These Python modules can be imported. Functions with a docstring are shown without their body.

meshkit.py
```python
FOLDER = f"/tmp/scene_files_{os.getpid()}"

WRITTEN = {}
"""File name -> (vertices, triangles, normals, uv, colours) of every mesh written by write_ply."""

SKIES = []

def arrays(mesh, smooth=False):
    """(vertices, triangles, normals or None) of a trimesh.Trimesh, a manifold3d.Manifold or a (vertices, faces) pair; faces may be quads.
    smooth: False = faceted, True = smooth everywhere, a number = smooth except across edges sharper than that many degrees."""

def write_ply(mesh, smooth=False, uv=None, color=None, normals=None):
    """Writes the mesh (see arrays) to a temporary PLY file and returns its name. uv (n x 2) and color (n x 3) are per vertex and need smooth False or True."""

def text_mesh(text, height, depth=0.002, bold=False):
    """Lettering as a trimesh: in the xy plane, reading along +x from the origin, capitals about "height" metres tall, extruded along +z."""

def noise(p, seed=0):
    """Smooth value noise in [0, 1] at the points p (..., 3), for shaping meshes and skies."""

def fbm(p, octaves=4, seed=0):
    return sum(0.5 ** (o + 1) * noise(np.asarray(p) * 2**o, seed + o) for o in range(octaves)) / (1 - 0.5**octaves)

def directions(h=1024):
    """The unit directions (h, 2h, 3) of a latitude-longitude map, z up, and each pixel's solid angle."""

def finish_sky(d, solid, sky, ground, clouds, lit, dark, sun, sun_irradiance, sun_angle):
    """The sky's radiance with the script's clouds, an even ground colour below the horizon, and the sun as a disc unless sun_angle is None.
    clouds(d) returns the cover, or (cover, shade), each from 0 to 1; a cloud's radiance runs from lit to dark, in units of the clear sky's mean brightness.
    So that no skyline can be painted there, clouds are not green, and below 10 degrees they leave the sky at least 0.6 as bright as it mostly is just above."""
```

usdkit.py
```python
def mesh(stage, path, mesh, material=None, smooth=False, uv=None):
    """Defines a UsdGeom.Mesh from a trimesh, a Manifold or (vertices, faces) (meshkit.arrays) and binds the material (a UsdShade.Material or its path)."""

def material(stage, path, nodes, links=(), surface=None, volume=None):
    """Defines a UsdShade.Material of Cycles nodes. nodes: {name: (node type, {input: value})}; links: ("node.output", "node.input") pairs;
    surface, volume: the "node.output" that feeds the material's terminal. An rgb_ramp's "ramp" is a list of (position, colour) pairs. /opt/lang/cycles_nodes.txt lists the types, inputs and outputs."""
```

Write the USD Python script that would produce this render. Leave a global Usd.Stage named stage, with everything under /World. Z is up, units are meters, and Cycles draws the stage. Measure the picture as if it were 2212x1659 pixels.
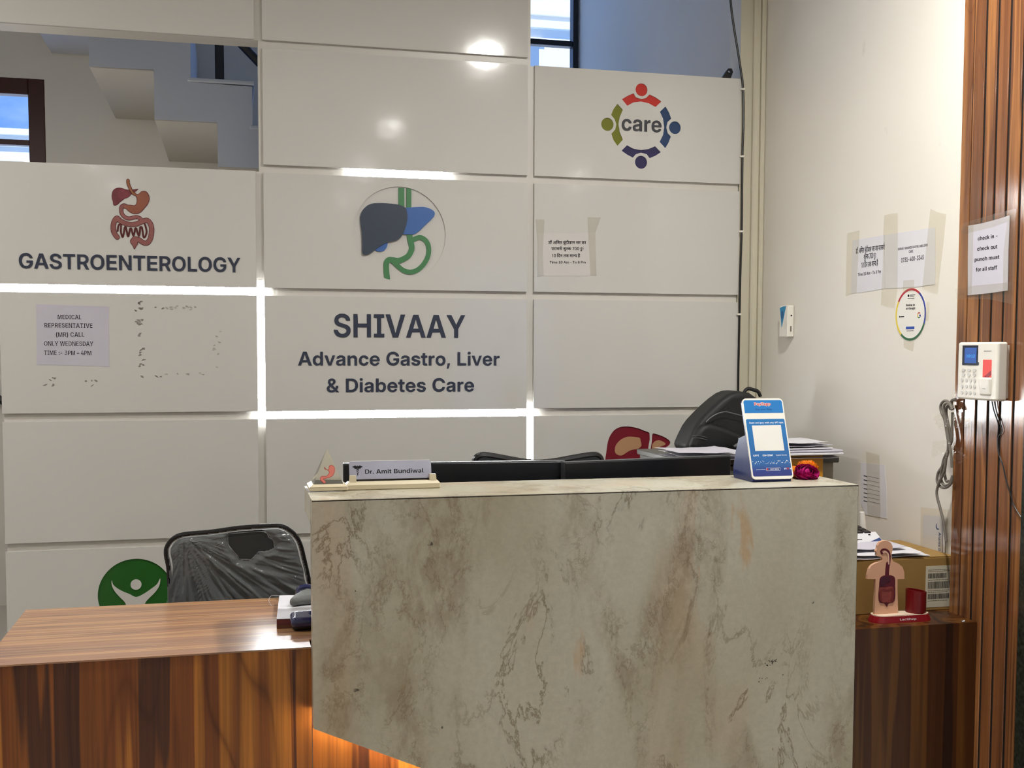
import math, random
import numpy as np, trimesh, usdkit, meshkit
from manifold3d import Manifold, Mesh as MMesh
from pxr import Usd, UsdGeom, UsdLux, UsdShade, Gf, Sdf, Vt
from shapely.geometry import Polygon, LineString, Point, box as sbox, MultiPolygon
from shapely.ops import unary_union
from shapely import affinity

stage = Usd.Stage.CreateInMemory()
UsdGeom.SetStageUpAxis(stage, 'Z'); UsdGeom.SetStageMetersPerUnit(stage, 1.0)
UsdGeom.Xform.Define(stage, '/World'); UsdGeom.Scope.Define(stage, '/World/Looks')
rng = np.random.default_rng(7); random.seed(7)

# ------------------------------------------------------------------ camera, sky, sun, lamps, exposure
EYE = np.array([0.0, 0.0, 1.5])
FPX, CX, CY = 2434.18, 1106.0, 903.19                      # in pixels of the 2212 x 1659 frame
RIGHT = np.array([0.97105, -0.23886, 0.00285]); UP = np.array([0.01158, 0.05897, 0.99819]); FWD = np.array([0.23859, 0.96926, -0.06003])
EXPOSURE = 0.0
cam = UsdGeom.Camera.Define(stage, '/World/camera')
cam.CreateHorizontalApertureAttr(36.0); cam.CreateVerticalApertureAttr(27.0)
cam.CreateFocalLengthAttr(FPX / 2212 * 36.0)
cam.CreateVerticalApertureOffsetAttr((CY - 829.5) / 2212 * 36.0)
cam.CreateClippingRangeAttr(Gf.Vec2f(0.05, 500.0)); cam.CreateFStopAttr(0.0); cam.CreateExposureAttr(EXPOSURE)
cam.AddTransformOp().Set(Gf.Matrix4d(*RIGHT, 0, *UP, 0, *(-FWD), 0, *EYE, 1))

def s(r, g, b): return tuple(float(((c / 255 + 0.055) / 1.055) ** 2.4 if c > 10 else c / 255 / 12.92) for c in (r, g, b))
def M(name, nodes, links, surface='p.BSDF'): return usdkit.material(stage, '/World/Looks/' + name, nodes, links, surface=surface)

dome = UsdLux.DomeLight.Define(stage, '/World/sky'); dome.CreateIntensityAttr(3.2)
sky_m = M('sky_look', {
    'tc': ('texture_coordinate', {}), 'mp': ('mapping', {'scale': (1, 1, 2.6)}),
    'n': ('noise_texture', {'scale': 3.2, 'detail': 6, 'roughness': 0.58}),
    'r': ('rgb_ramp', {'ramp': [(0.44, (0.13, 0.34, 1.0)), (0.57, (0.42, 0.66, 1.15)), (0.66, (1.0, 1.06, 1.15))]}),
    'b': ('background_shader', {'strength': 1.15})},
    [('tc.generated', 'mp.vector'), ('mp.vector', 'n.vector'), ('n.fac', 'r.fac'), ('r.color', 'b.color')], 'b.background')
UsdShade.MaterialBindingAPI.Apply(dome.GetPrim()).Bind(sky_m)
sun = UsdLux.DistantLight.Define(stage, '/World/sun'); sun.CreateIntensityAttr(1.5); sun.CreateNormalizeAttr(True); sun.CreateAngleAttr(0.53); sun.CreateColorAttr(Gf.Vec3f(1, 0.96, 0.9))
sun.AddRotateXYZOp().Set(Gf.Vec3f(38, 0, -25))                # from behind the camera, high: lights the houses across the street
DOWNLIGHTS = [(1.41, 2.41, 780), (1.17, 0.20, 90), (-1.20, 0.20, 90), (-1.19, -1.9, 80), (1.2, -1.9, 80), (3.3, 0.2, 80), (3.3, -1.9, 80), (-1.19, -3.8, 80), (1.23, -4.1, 80), (-1.75, 3.2, 420)]  # last lamp added to brighten the left side, no fitting known there
LAMP_R = 0.065; CEIL = 3.2
for i, (x, y, LAMP) in enumerate(DOWNLIGHTS):
    l = UsdLux.DiskLight.Define(stage, f'/World/ceiling_lamp_{i:03d}'); l.CreateRadiusAttr(LAMP_R); l.CreateIntensityAttr(LAMP * 1.71); l.CreateColorAttr(Gf.Vec3f(1.0, 0.975, 0.925))
    l.AddTranslateOp().Set(Gf.Vec3d(x, y, CEIL - 0.012))
LED_WHITE, LED_WARM = 60.0, 80.0

# ------------------------------------------------------------------ measuring: a pixel of the photograph seen on a plane of the room
def ray(px, py): return FWD + RIGHT * ((px - CX) / FPX) - UP * ((py - CY) / FPX)
def on_y(px, py, Y): d = ray(px, py); return EYE + d * (Y / d[1])
def on_x(px, py, X): d = ray(px, py); return EYE + d * (X / d[0])
def on_z(px, py, Z): d = ray(px, py); return EYE + d * ((Z - 1.5) / d[2])
def crop(x0, y0, k, pts): return [(x0 + a / k, y0 + b / k) for a, b in pts]
WALL = 4.40                                                  # front face of the panelled wall
XR = 2.173                                                   # the plastered wall on the right
def wall_xz(pts, Y=WALL): return [(p[0], p[2]) for p in (on_y(a, b, Y) for a, b in pts)]
def side_uv(pts, X=XR): return [(-p[1], p[2]) for p in (on_x(a, b, X) for a, b in pts)]

# ------------------------------------------------------------------ meshes
def cat(*ms): return trimesh.util.concatenate([m for m in ms if m is not None])
def box(x0, x1, y0, y1, z0, z1, b=0.0):
    e = np.array([[x0, x1], [y0, y1], [z0, z1]], float); e.sort(axis=1)
    if b <= 0:
        m = trimesh.creation.box(e[:, 1] - e[:, 0]); m.apply_translation(e.mean(1)); return m
    b = min(b, 0.45 * (e[:, 1] - e[:, 0]).min()); P = []
    for i in range(3):
        q = e.copy(); q[:, 0] += b; q[:, 1] -= b; q[i] = e[i]
        P += [(x, y, z) for x in q[0] for y in q[1] for z in q[2]]
    return trimesh.convex.convex_hull(np.array(P))
def from_manifold(m):
    k = m.to_mesh(); return trimesh.Trimesh(k.vert_properties[:, :3], k.tri_verts, process=False)
def hull_spheres(pts, r, seg=16):
    r = np.broadcast_to(r, len(pts))
    return from_manifold(Manifold.batch_hull([Manifold.sphere(float(q), seg).translate(tuple(map(float, p))) for p, q in zip(pts, r)]))
def rbox(x0, x1, y0, y1, z0, z1, r, seg=16):
    r = min(r, (x1 - x0) / 2 - 1e-4, (y1 - y0) / 2 - 1e-4, (z1 - z0) / 2 - 1e-4)
    return hull_spheres([(x, y, z) for x in (x0 + r, x1 - r) for y in (y0 + r, y1 - r) for z in (z0 + r, z1 - r)], r, seg)
def extrude(poly, d):
    polys = [g for g in getattr(poly, 'geoms', [poly]) if g.geom_type == 'Polygon' and g.area > 1e-10]
    return cat(*[trimesh.creation.extrude_polygon(g, d, engine='earcut') for g in polys])
def frame(o, u, v):
    u = np.array(u, float); v = np.array(v, float); u /= np.linalg.norm(u); v /= np.linalg.norm(v)
    T = np.eye(4); T[:3, 0], T[:3, 1], T[:3, 2], T[:3, 3] = u, v, np.cross(u, v), o
    return T
def put(m, T): m = m.copy(); m.apply_transform(T); return m
def on_wall(poly, y_front, d):                               # (X, Z) outline, front face at y_front, d thick towards the wall
    return put(extrude(poly, d), frame((0, y_front + d, 0), (1, 0, 0), (0, 0, 1)))
def on_side(poly, x_front, d):                               # (-Y, Z) outline on the right wall, front face at x_front
    return put(extrude(poly, d), frame((x_front + d, 0, 0), (0, -1, 0), (0, 0, 1)))
def curve(pts, n=6, closed=False):
    P = np.array(pts, float); N = len(P); out = []
    for i in range(N if closed else N - 1):
        a, b, c, d = (P[(i + k) % N] if closed else P[min(max(i + k, 0), N - 1)] for k in (-1, 0, 1, 2))
        for t in np.arange(n) / n:
            out.append(0.5 * (2 * b + (c - a) * t + (2 * a - 5 * b + 4 * c - d) * t * t + (3 * b - a - 3 * c + d) * t ** 3))
    if not closed: out.append(P[-1])
    return np.array(out)
def blob(pts, n=6): return Polygon(curve(pts, n, True)).buffer(0)
def tube(pts, r, sides=8, n=5, closed=False):
    P = curve(pts, n, closed) if n > 1 else np.array(pts, float)
    N = len(P); T = np.roll(P, -1, 0) - np.roll(P, 1, 0)
    if not closed: T[0], T[-1] = P[1] - P[0], P[-1] - P[-2]
    T /= np.linalg.norm(T, axis=1, keepdims=True)
    ref = np.array([0, 0, 1.0]) if abs(T[0][2]) < 0.9 else np.array([1.0, 0, 0]); V, F = [], []
    nrm = np.cross(T[0], ref); nrm /= np.linalg.norm(nrm); rr = np.broadcast_to(r, N) if np.ndim(r) == 0 else np.interp(np.linspace(0, 1, N), np.linspace(0, 1, len(r)), r)
    for i in range(N):
        nrm = nrm - T[i] * (nrm @ T[i]); nrm /= np.linalg.norm(nrm); bn = np.cross(T[i], nrm)
        V += [P[i] + rr[i] * (math.cos(a) * nrm + math.sin(a) * bn) for a in np.arange(sides) / sides * 2 * math.pi]
    for i in range(N if closed else N - 1):
        for k in range(sides):
            a, b = i * sides + k, i * sides + (k + 1) % sides; c, d = (a + sides) % len(V), (b + sides) % len(V)
            F += [(a, b, d), (a, d, c)]
    if not closed:
        V += [P[0], P[-1]]; m = len(V)
        for k in range(sides):
            F += [(m - 2, (k + 1) % sides, k), (m - 1, (N - 1) * sides + k, (N - 1) * sides + (k + 1) % sides)]
    return trimesh.Trimesh(np.array(V), np.array(F), process=False)
def lathe(prof, loc=(0, 0, 0), seg=32):
    m = trimesh.creation.revolve(np.array(prof, float), sections=seg); m.apply_translation(loc); return m
def cyl(p, q, r, seg=20):
    return trimesh.creation.cylinder(radius=r, segment=np.array([p, q], float), sections=seg)
def grid_sheet(u, v, z, thick=0.0006):                       # a thin sheet over a grid of points (nu x nv x 3) with a back side
    P = np.stack([u, v, z], -1); a, b = P.shape[:2]; ix = np.arange(a * b).reshape(a, b)
    q = np.stack([ix[:-1, :-1], ix[1:, :-1], ix[1:, 1:], ix[:-1, 1:]], -1).reshape(-1, 4)
    f = np.vstack([q[:, [0, 1, 2]], q[:, [0, 2, 3]]]); V = P.reshape(-1, 3); W = V - [0, 0, thick]
    edge = np.concatenate([ix[:, 0], ix[-1, 1:], ix[-2::-1, -1], ix[0, -2:0:-1]]); n = len(V); nx = np.roll(edge, -1)
    side = np.vstack([np.stack([edge, edge + n, nx], 1), np.stack([nx, edge + n, nx + n], 1)])
    return trimesh.Trimesh(np.vstack([V, W]), np.vstack([f, f[:, ::-1] + n, side]), process=False)
def sheet(w, h, bend=0.002, seed=0, nx=14, ny=14, thick=0.0005, curl=0.0):      # paper, reading up +y from the origin, facing +z
    x, y = np.meshgrid(np.linspace(0, w, nx), np.linspace(0, h, ny), indexing='ij')
    z = bend * (meshkit.fbm(np.stack([x * 14, y * 14, 0 * x + seed], -1), 3, seed) - 0.5) * 2 + curl * ((x / w - 0.5) ** 2 * 4) 
    return grid_sheet(x, y, z - z.min() + thick, thick)

# ------------------------------------------------------------------ lettering
FONT={  # letter outlines, 128 units to the em: advance, rings ('+' outer, '-' hole)
 'A':(92,'+2,1 34,93 57,93 90,0 71,0 63,21 63,22 29,21 21,0 3,0|-34,37 35,36 58,36 46,75 45,74'),
 'B':(84,'+9,0 8,1 8,93 51,93 60,91 66,88 70,85 73,79 75,73 75,67 74,60 71,56 61,49 71,44 74,41 77,35 79,31 79,24 78,17 75,13 71,8 68,5 57,1 50,0|-26,16 27,15 47,15 55,17 59,21 60,26 60,30 59,34 55,38 50,40 26,41|-26,55 27,54 45,54 51,56 54,58 57,63 57,68 56,73 52,76 47,78 26,78'),
 'C':(94,'+5,51 6,60 9,70 15,80 22,87 32,92 41,94 52,95 62,93 71,89 79,82 86,72 89,62 71,61 69,66 66,71 61,75 55,78 47,78 39,76 34,74 30,70 25,59 24,53 23,44 26,32 29,25 34,20 40,17 47,15 55,16 62,19 67,24 71,32 88,32 89,31 88,27 85,19 81,13 77,9 70,4 62,1 55,-1 45,-1 36,0 29,3 23,6 17,12 12,18 8,27 6,33 5,43'),
 'D':(91,'+9,0 8,1 8,93 48,93 58,91 68,86 75,79 80,73 83,65 85,56 86,43 85,33 82,25 77,16 72,11 67,7 61,4 53,1 44,0|-26,16 27,16 42,16 53,18 57,20 61,24 65,31 68,44 67,53 66,59 63,67 61,70 57,73 53,75 43,78 26,77'),
 'E':(78,'+9,0 8,1 8,93 72,93 72,78 26,77 27,55 68,55 69,40 68,40 27,40 26,16 27,16 72,15 72,0'),
 'F':(75,'+9,0 8,1 8,93 70,93 70,78 26,77 26,53 67,52 67,38 66,38 27,37 26,0'),
 'G':(95,'+5,42 5,51 6,60 8,67 12,74 16,81 20,85 27,89 35,93 43,94 52,95 59,94 67,91 74,87 81,81 84,76 87,70 88,65 88,63 71,63 67,70 62,75 54,78 47,78 41,77 35,74 29,68 26,62 23,50 24,39 26,31 29,25 33,21 39,17 43,16 52,15 61,18 68,24 71,32 71,35 51,35 51,49 89,49 89,30 87,23 84,17 80,12 75,6 63,1 52,-1 43,-1 32,2 23,6 17,12 11,20 7,31'),
 'H':(94,'+9,0 8,1 8,93 26,93 27,55 66,55 67,56 67,93 85,93 85,0 67,0 67,40 27,40 26,39 26,0'),
 'I':(54,'+5,0 4,1 4,15 17,15 18,16 18,77 17,78 4,79 4,93 49,93 50,79 37,78 36,78 36,16 37,15 50,15 50,0'),
 'J':(73,'+4,33 5,34 21,34 23,21 25,17 28,15 36,14 41,15 43,17 46,21 47,26 47,93 65,93 65,25 62,14 58,7 50,2 40,-1 29,-1 19,2 12,7 7,14 4,22'),
 'K':(89,'+9,0 8,1 8,93 26,93 26,50 27,50 64,93 85,93 85,91 51,53 86,2 86,0 66,0 38,40 26,26 26,0'),
 'L':(72,'+9,0 8,1 8,93 9,93 26,93 26,92 26,16 68,15 68,1 67,0'),
 'M':(116,'+9,0 8,1 8,93 35,93 51,49 57,27 58,26 59,26 66,51 81,93 108,93 108,0 90,1 91,69 90,70 89,69 80,41 65,0 50,0 34,45 27,67 26,68 26,1 25,0'),
 'N':(95,'+9,0 8,1 8,93 28,93 68,28 69,29 69,93 87,93 87,0 67,0 27,66 26,65 26,1'),
 'O':(97,'+5,51 7,61 9,70 14,78 21,85 29,90 38,94 45,95 56,94 65,92 73,88 79,82 86,74 90,63 91,56 92,43 91,34 89,28 85,19 80,12 75,7 67,3 59,0 52,-1 39,0 32,2 25,5 19,10 14,15 10,23 7,30 5,39|-23,44 24,36 26,30 29,25 34,20 39,17 44,15 51,15 57,16 62,19 66,23 69,26 72,34 73,41 74,50 71,62 66,71 58,77 50,78 44,78 40,77 32,72 27,64 24,55'),
 'P':(82,'+9,0 8,0 8,93 47,93 56,92 65,88 68,85 73,80 77,69 77,56 73,46 70,42 66,38 56,33 47,32 27,32 26,0|-26,48 27,47 44,47 50,48 55,51 58,55 59,61 58,68 56,73 52,76 46,78 27,78'),
 'Q':(97,'+5,42 6,56 9,68 16,80 24,88 35,93 45,95 59,94 71,89 78,84 83,78 88,70 91,59 92,43 90,30 85,18 77,8 89,-7 73,-8 65,1 55,-1 45,-1 36,0 26,5 18,11 11,20 7,30|-23,44 24,36 26,31 29,25 32,21 37,18 42,16 47,15 53,15 54,17 43,31 58,32 65,23 66,23 71,31 73,41 73,53 71,62 66,71 58,77 50,78 44,78 40,77 32,72 26,64 24,55'),
 'R':(84,'+9,0 8,0 8,93 51,93 60,91 66,87 71,83 76,76 78,68 78,60 76,52 73,45 69,41 62,36 80,0 61,0 43,33 27,33 26,32 26,0|-26,49 27,48 45,48 51,49 55,52 58,55 60,61 59,67 56,73 53,75 47,78 27,78'),
 'S':(83,'+5,29 6,30 22,29 24,24 26,20 30,17 36,14 47,14 52,16 56,18 58,21 60,25 60,29 58,32 50,37 25,44 15,49 11,54 8,60 7,64 8,72 10,79 15,86 24,91 32,94 45,94 54,93 63,89 70,84 73,79 75,75 76,68 76,66 59,66 57,72 54,75 50,78 44,79 36,79 30,76 27,74 25,69 26,63 30,59 38,56 61,50 68,46 74,41 78,33 78,22 75,13 69,7 60,1 49,-1 35,-1 24,2 17,5 11,11 6,20'),
 'T':(83,'+4,78 4,78 4,92 4,93 79,93 79,78 51,77 50,0 33,0 32,0 32,77'),
 'U':(92,'+8,92 8,93 26,93 26,29 29,23 34,18 41,15 48,14 54,16 59,18 63,23 65,29 66,93 84,93 84,27 82,19 79,15 72,6 65,2 57,0 49,-2 39,-1 33,0 26,3 19,7 13,13 10,19 8,29'),
 'V':(92,'+2,92 3,93 22,93 38,45 45,19 46,18 47,19 55,47 70,93 90,93 58,0 34,0'),
 'W':(129,'+2,92 3,93 21,93 21,93 33,43 37,25 38,24 39,25 42,41 55,93 74,93 87,42 90,25 91,24 92,25 97,47 108,93 108,93 127,93 102,0 82,0 65,64 65,66 64,65 60,49 47,0 27,0'),
 'X':(91,'+3,1 35,48 5,93 26,93 46,62 66,93 85,93 85,92 56,48 88,2 88,0 67,0 45,33 23,0 3,0'),
 'Y':(90,'+2,92 3,93 23,93 45,53 67,93 87,93 54,35 54,0 36,0 36,35'),
 'Z':(82,'+5,13 54,77 53,78 6,78 6,93 77,93 77,80 28,16 29,15 77,15 77,0 6,0 5,1'),
 'a':(72,'+6,11 4,22 5,26 8,31 11,34 16,37 23,39 43,42 46,43 47,45 47,48 45,52 41,55 38,56 32,55 28,54 25,51 22,47 7,48 7,50 9,55 14,63 25,68 33,69 39,69 51,66 56,63 60,60 63,55 64,48 64,0 48,0 47,7 47,8 42,3 36,0 30,-1 19,0 13,2 8,6|-21,18 23,14 27,12 34,11 39,12 43,15 46,20 47,23 47,31 46,31 27,27 23,24 21,21'),
 'b':(78,'+8,0 7,1 7,93 8,93 24,93 25,92 25,59 26,59 30,63 33,66 41,69 52,68 60,64 67,58 71,49 73,37 72,24 70,16 66,9 62,5 55,1 47,-1 38,0 31,3 25,9 25,8 24,0|-24,33 26,23 31,16 38,13 46,14 51,18 54,25 56,36 54,45 51,50 45,54 39,55 34,54 29,50 26,45 25,40'),
 'c':(72,'+5,25 5,37 6,44 10,54 17,62 21,65 28,68 40,69 47,68 53,66 61,60 65,55 67,49 68,45 52,43 49,49 46,52 42,54 36,55 32,54 29,52 24,44 22,36 23,25 27,18 33,14 40,13 45,15 49,19 52,25 68,23 67,16 62,8 56,3 49,0 41,-1 31,-1 24,1 17,5 13,9 8,16'),
 'd':(78,'+5,30 5,40 7,49 10,56 16,63 24,68 35,69 40,68 44,66 52,60 53,93 70,93 70,0 54,0 53,9 53,9 47,3 40,0 30,-1 21,1 14,6 10,12 6,20|-22,31 25,22 29,16 36,13 40,13 45,15 50,20 53,29 53,39 50,48 47,52 42,54 36,55 31,53 27,49 25,46 23,39'),
 'e':(74,'+5,30 5,43 7,49 10,55 13,59 18,63 23,66 29,68 34,69 42,69 50,67 55,64 58,62 64,55 67,49 69,43 70,37 69,29 22,29 23,24 25,18 30,14 35,12 40,12 46,13 50,17 53,21 68,19 66,13 62,7 56,3 48,0 41,-2 31,-1 24,1 18,5 13,8 9,14 6,21|-22,42 23,41 52,41 52,42 50,49 47,53 42,55 36,56 31,54 26,51 23,46'),
 'f':(48,'+2,54 1,55 1,67 13,68 14,82 16,86 20,91 24,93 30,95 38,95 46,94 45,81 37,81 34,80 32,79 31,75 31,68 45,67 45,55 44,54 31,53 30,0 13,0 13,53 13,54'),
 'g':(78,'+5,30 5,42 8,51 13,60 19,65 28,69 39,68 46,65 53,59 53,59 54,68 70,68 71,-2 69,-11 65,-17 60,-22 55,-24 42,-27 28,-26 21,-24 16,-21 10,-15 8,-8 23,-6 28,-11 33,-14 40,-14 45,-13 50,-10 52,-5 53,-2 53,10 52,10 48,5 41,1 31,0 23,2 14,7 10,13 6,21|-22,32 24,24 29,17 32,15 36,14 41,15 45,16 50,21 53,29 53,39 51,47 47,51 42,54 36,55 30,53 27,50 24,44 23,39'),
 'h':(76,'+8,0 7,0 7,92 8,93 24,93 25,92 25,59 26,59 30,64 36,67 41,68 48,69 52,68 58,66 63,61 66,57 68,52 69,45 69,0 68,0 52,0 52,41 51,45 49,49 46,52 42,53 37,54 32,52 29,50 27,47 25,44 25,0'),
 'i':(32,'+6,85 6,88 8,92 10,94 14,96 19,95 22,94 25,91 26,88 26,84 24,81 22,79 18,77 13,77 10,79 8,81|+8,0 7,1 7,67 8,68 24,68 25,67 25,1 24,0'),
 'j':(32,'+6,85 6,88 8,92 11,94 15,96 19,95 23,94 25,91 26,88 26,84 24,81 22,79 18,77 13,77 11,79 8,81|+-3,-26 -4,-26 -4,-13 5,-11 6,-10 7,-6 8,67 24,68 25,-8 24,-13 21,-19 15,-24 7,-26'),
 'k':(71,'+8,0 7,1 7,93 8,93 24,93 25,92 25,42 28,44 49,68 69,67 44,38 71,1 70,0 50,0 30,28 25,22 25,0'),
 'l':(36,'+7,92 8,93 25,93 25,18 27,14 33,13 35,2 34,0 24,0 16,2 11,5 8,10 7,15'),
 'm':(114,'+8,0 7,1 8,68 24,68 24,59 25,58 32,65 36,68 42,69 49,68 55,66 59,63 63,57 67,62 71,65 75,67 82,69 89,69 95,67 98,65 103,60 105,54 106,48 106,0 89,0 89,45 87,49 85,52 79,54 74,54 70,52 67,49 66,45 65,0 49,0 48,46 47,49 44,52 41,54 36,54 29,51 27,48 25,44 25,0'),
 'n':(76,'+8,0 7,0 7,67 24,68 24,59 25,58 32,65 41,68 48,69 52,68 61,64 65,58 69,48 69,0 52,0 52,41 51,45 49,49 46,52 42,53 37,54 32,52 29,50 27,47 25,44 25,0'),
 'o':(76,'+5,30 5,37 6,44 7,49 11,56 15,61 20,64 25,67 31,68 40,69 46,68 52,66 58,63 63,59 66,54 69,48 71,41 72,31 71,25 69,19 66,12 60,6 57,3 51,1 45,-1 35,-2 30,-1 23,1 17,5 12,10 8,16 6,22|-22,31 24,23 26,19 29,16 36,13 40,13 45,15 50,20 53,27 53,39 51,47 48,51 42,54 36,55 31,53 27,50 24,45 23,39'),
 'p':(78,'+8,-26 7,-26 7,67 24,68 25,59 25,59 31,65 39,68 47,69 57,66 62,63 66,58 70,52 72,45 73,37 73,27 71,19 68,13 65,8 59,2 54,0 47,-1 42,-1 36,0 31,3 26,8 25,9 25,-26|-24,33 26,23 31,16 34,14 38,13 46,14 51,18 55,26 55,36 53,46 51,49 46,53 42,54 34,53 31,51 27,47 25,41'),
 'q':(78,'+5,30 5,40 8,51 12,59 19,65 28,68 37,68 45,65 53,59 53,59 54,68 70,68 70,-26 53,-26 53,9 52,8 47,3 39,-1 30,-1 21,1 16,4 10,12 6,21|-22,31 25,21 29,15 36,13 40,13 45,15 51,20 53,28 53,39 50,47 47,52 42,54 36,54 31,53 26,49 24,44 22,37'),
 'r':(49,'+8,0 7,1 7,67 24,68 24,59 25,59 29,64 33,67 39,68 46,68 47,53 37,53 33,52 28,48 25,43 25,0'),
 's':(68,'+4,19 5,20 7,20 21,21 23,17 26,14 33,12 37,12 42,13 45,15 46,18 46,22 43,24 39,26 20,30 13,34 9,37 6,44 6,52 9,59 15,64 20,67 26,68 40,69 51,65 55,62 58,59 61,53 62,49 61,48 47,47 45,52 42,54 36,56 31,56 27,55 25,53 24,50 24,46 27,43 52,37 57,34 61,30 64,24 64,17 60,9 56,4 49,1 40,-1 31,-1 23,0 15,3 9,8 6,14'),
 't':(46,'+2,54 1,55 1,67 12,68 12,85 29,85 29,68 42,68 43,67 43,54 29,53 29,19 30,16 32,14 42,13 43,0 30,0 25,1 20,2 15,6 13,10 12,15 12,53'),
 'u':(76,'+7,67 8,68 25,68 25,26 26,22 28,18 30,16 34,14 39,14 44,15 47,17 50,21 51,24 52,68 69,68 69,0 52,0 52,9 51,10 43,2 38,0 34,-1 26,-1 22,1 17,3 13,7 9,13 7,22'),
 'v':(73,'+2,67 2,68 20,68 36,19 37,18 53,68 71,68 46,0 27,0'),
 'w':(106,'+2,67 2,68 20,68 31,21 32,20 33,21 45,68 61,68 73,22 74,21 74,22 86,68 104,68 84,0 66,0 54,43 53,44 40,0 22,0'),
 'x':(70,'+2,1 25,35 4,66 4,68 22,68 36,46 49,68 67,68 67,66 46,35 68,2 68,0 50,0 35,23 21,0 3,0'),
 'y':(73,'+2,67 2,68 20,67 36,20 36,19 53,67 71,67 40,-13 34,-22 27,-25 22,-26 16,-26 8,-25 10,-12 19,-12 23,-11 25,-7 27,0'),
 'z':(69,'+7,12 40,52 39,53 8,53 7,68 62,68 62,55 30,15 31,14 62,14 62,0 7,0 7,1'),
 '0':(83,'+6,51 7,64 10,74 15,83 21,89 29,93 38,95 50,94 59,90 65,85 70,79 73,72 76,61 77,51 76,36 74,24 70,16 67,10 62,5 52,0 44,-1 36,-1 29,1 24,3 16,10 10,20 6,34|-23,42 24,35 26,26 29,20 32,17 37,14 43,14 49,16 53,20 56,24 58,31 59,42 60,51 58,60 57,67 54,73 50,77 45,79 40,80 34,78 30,74 27,70 25,63 23,55'),
 '1':(83,'+13,0 12,1 12,15 35,15 36,16 36,76 34,76 14,63 14,63 14,78 35,93 53,93 54,15 54,15 73,15 73,0'),
 '2':(83,'+9,63 8,64 9,70 13,81 19,88 27,92 38,95 49,94 56,92 66,86 71,79 73,73 73,64 71,55 67,47 60,40 34,15 35,15 74,15 74,0 9,0 9,14 51,52 55,60 56,67 55,73 50,77 45,80 39,80 33,78 29,75 26,70 25,63'),
 '3':(83,'+6,28 7,29 23,29 25,22 29,18 33,15 39,14 44,14 51,16 55,21 57,27 56,35 54,39 51,41 42,44 28,44 27,45 27,56 48,77 48,78 11,79 11,93 71,93 71,79 46,55 47,55 55,54 62,51 67,48 73,41 75,33 75,26 73,17 69,10 61,4 51,0 38,-1 28,0 19,4 13,10 8,18'),
 '4':(83,'+4,34 42,93 60,93 58,90 23,34 24,34 49,34 50,58 66,58 67,34 78,33 79,33 79,19 67,18 66,0 50,0 49,19 4,19'),
 '5':(83,'+7,27 8,28 24,27 26,21 30,17 36,14 42,13 50,16 53,19 56,24 57,29 57,35 55,40 51,45 45,48 39,48 33,47 28,44 25,40 9,42 12,93 70,93 69,78 28,78 26,58 27,56 31,59 37,61 42,62 50,62 60,58 68,52 73,44 75,34 75,28 74,21 71,15 68,10 61,4 53,0 44,-1 38,-1 30,0 22,3 14,9 9,17'),
 '6':(83,'+8,27 9,38 13,49 18,58 42,93 60,93 59,91 38,60 39,59 48,60 57,58 65,54 70,47 74,38 75,27 73,18 68,11 62,5 53,0 44,-1 32,0 23,4 15,10 10,18|-25,29 27,21 31,17 37,14 43,13 50,15 54,19 57,25 58,32 56,39 52,44 47,46 40,47 34,45 28,41 26,35'),
 '7':(83,'+10,78 9,79 9,92 10,93 73,93 73,78 34,0 17,0 16,1 54,77'),
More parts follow.
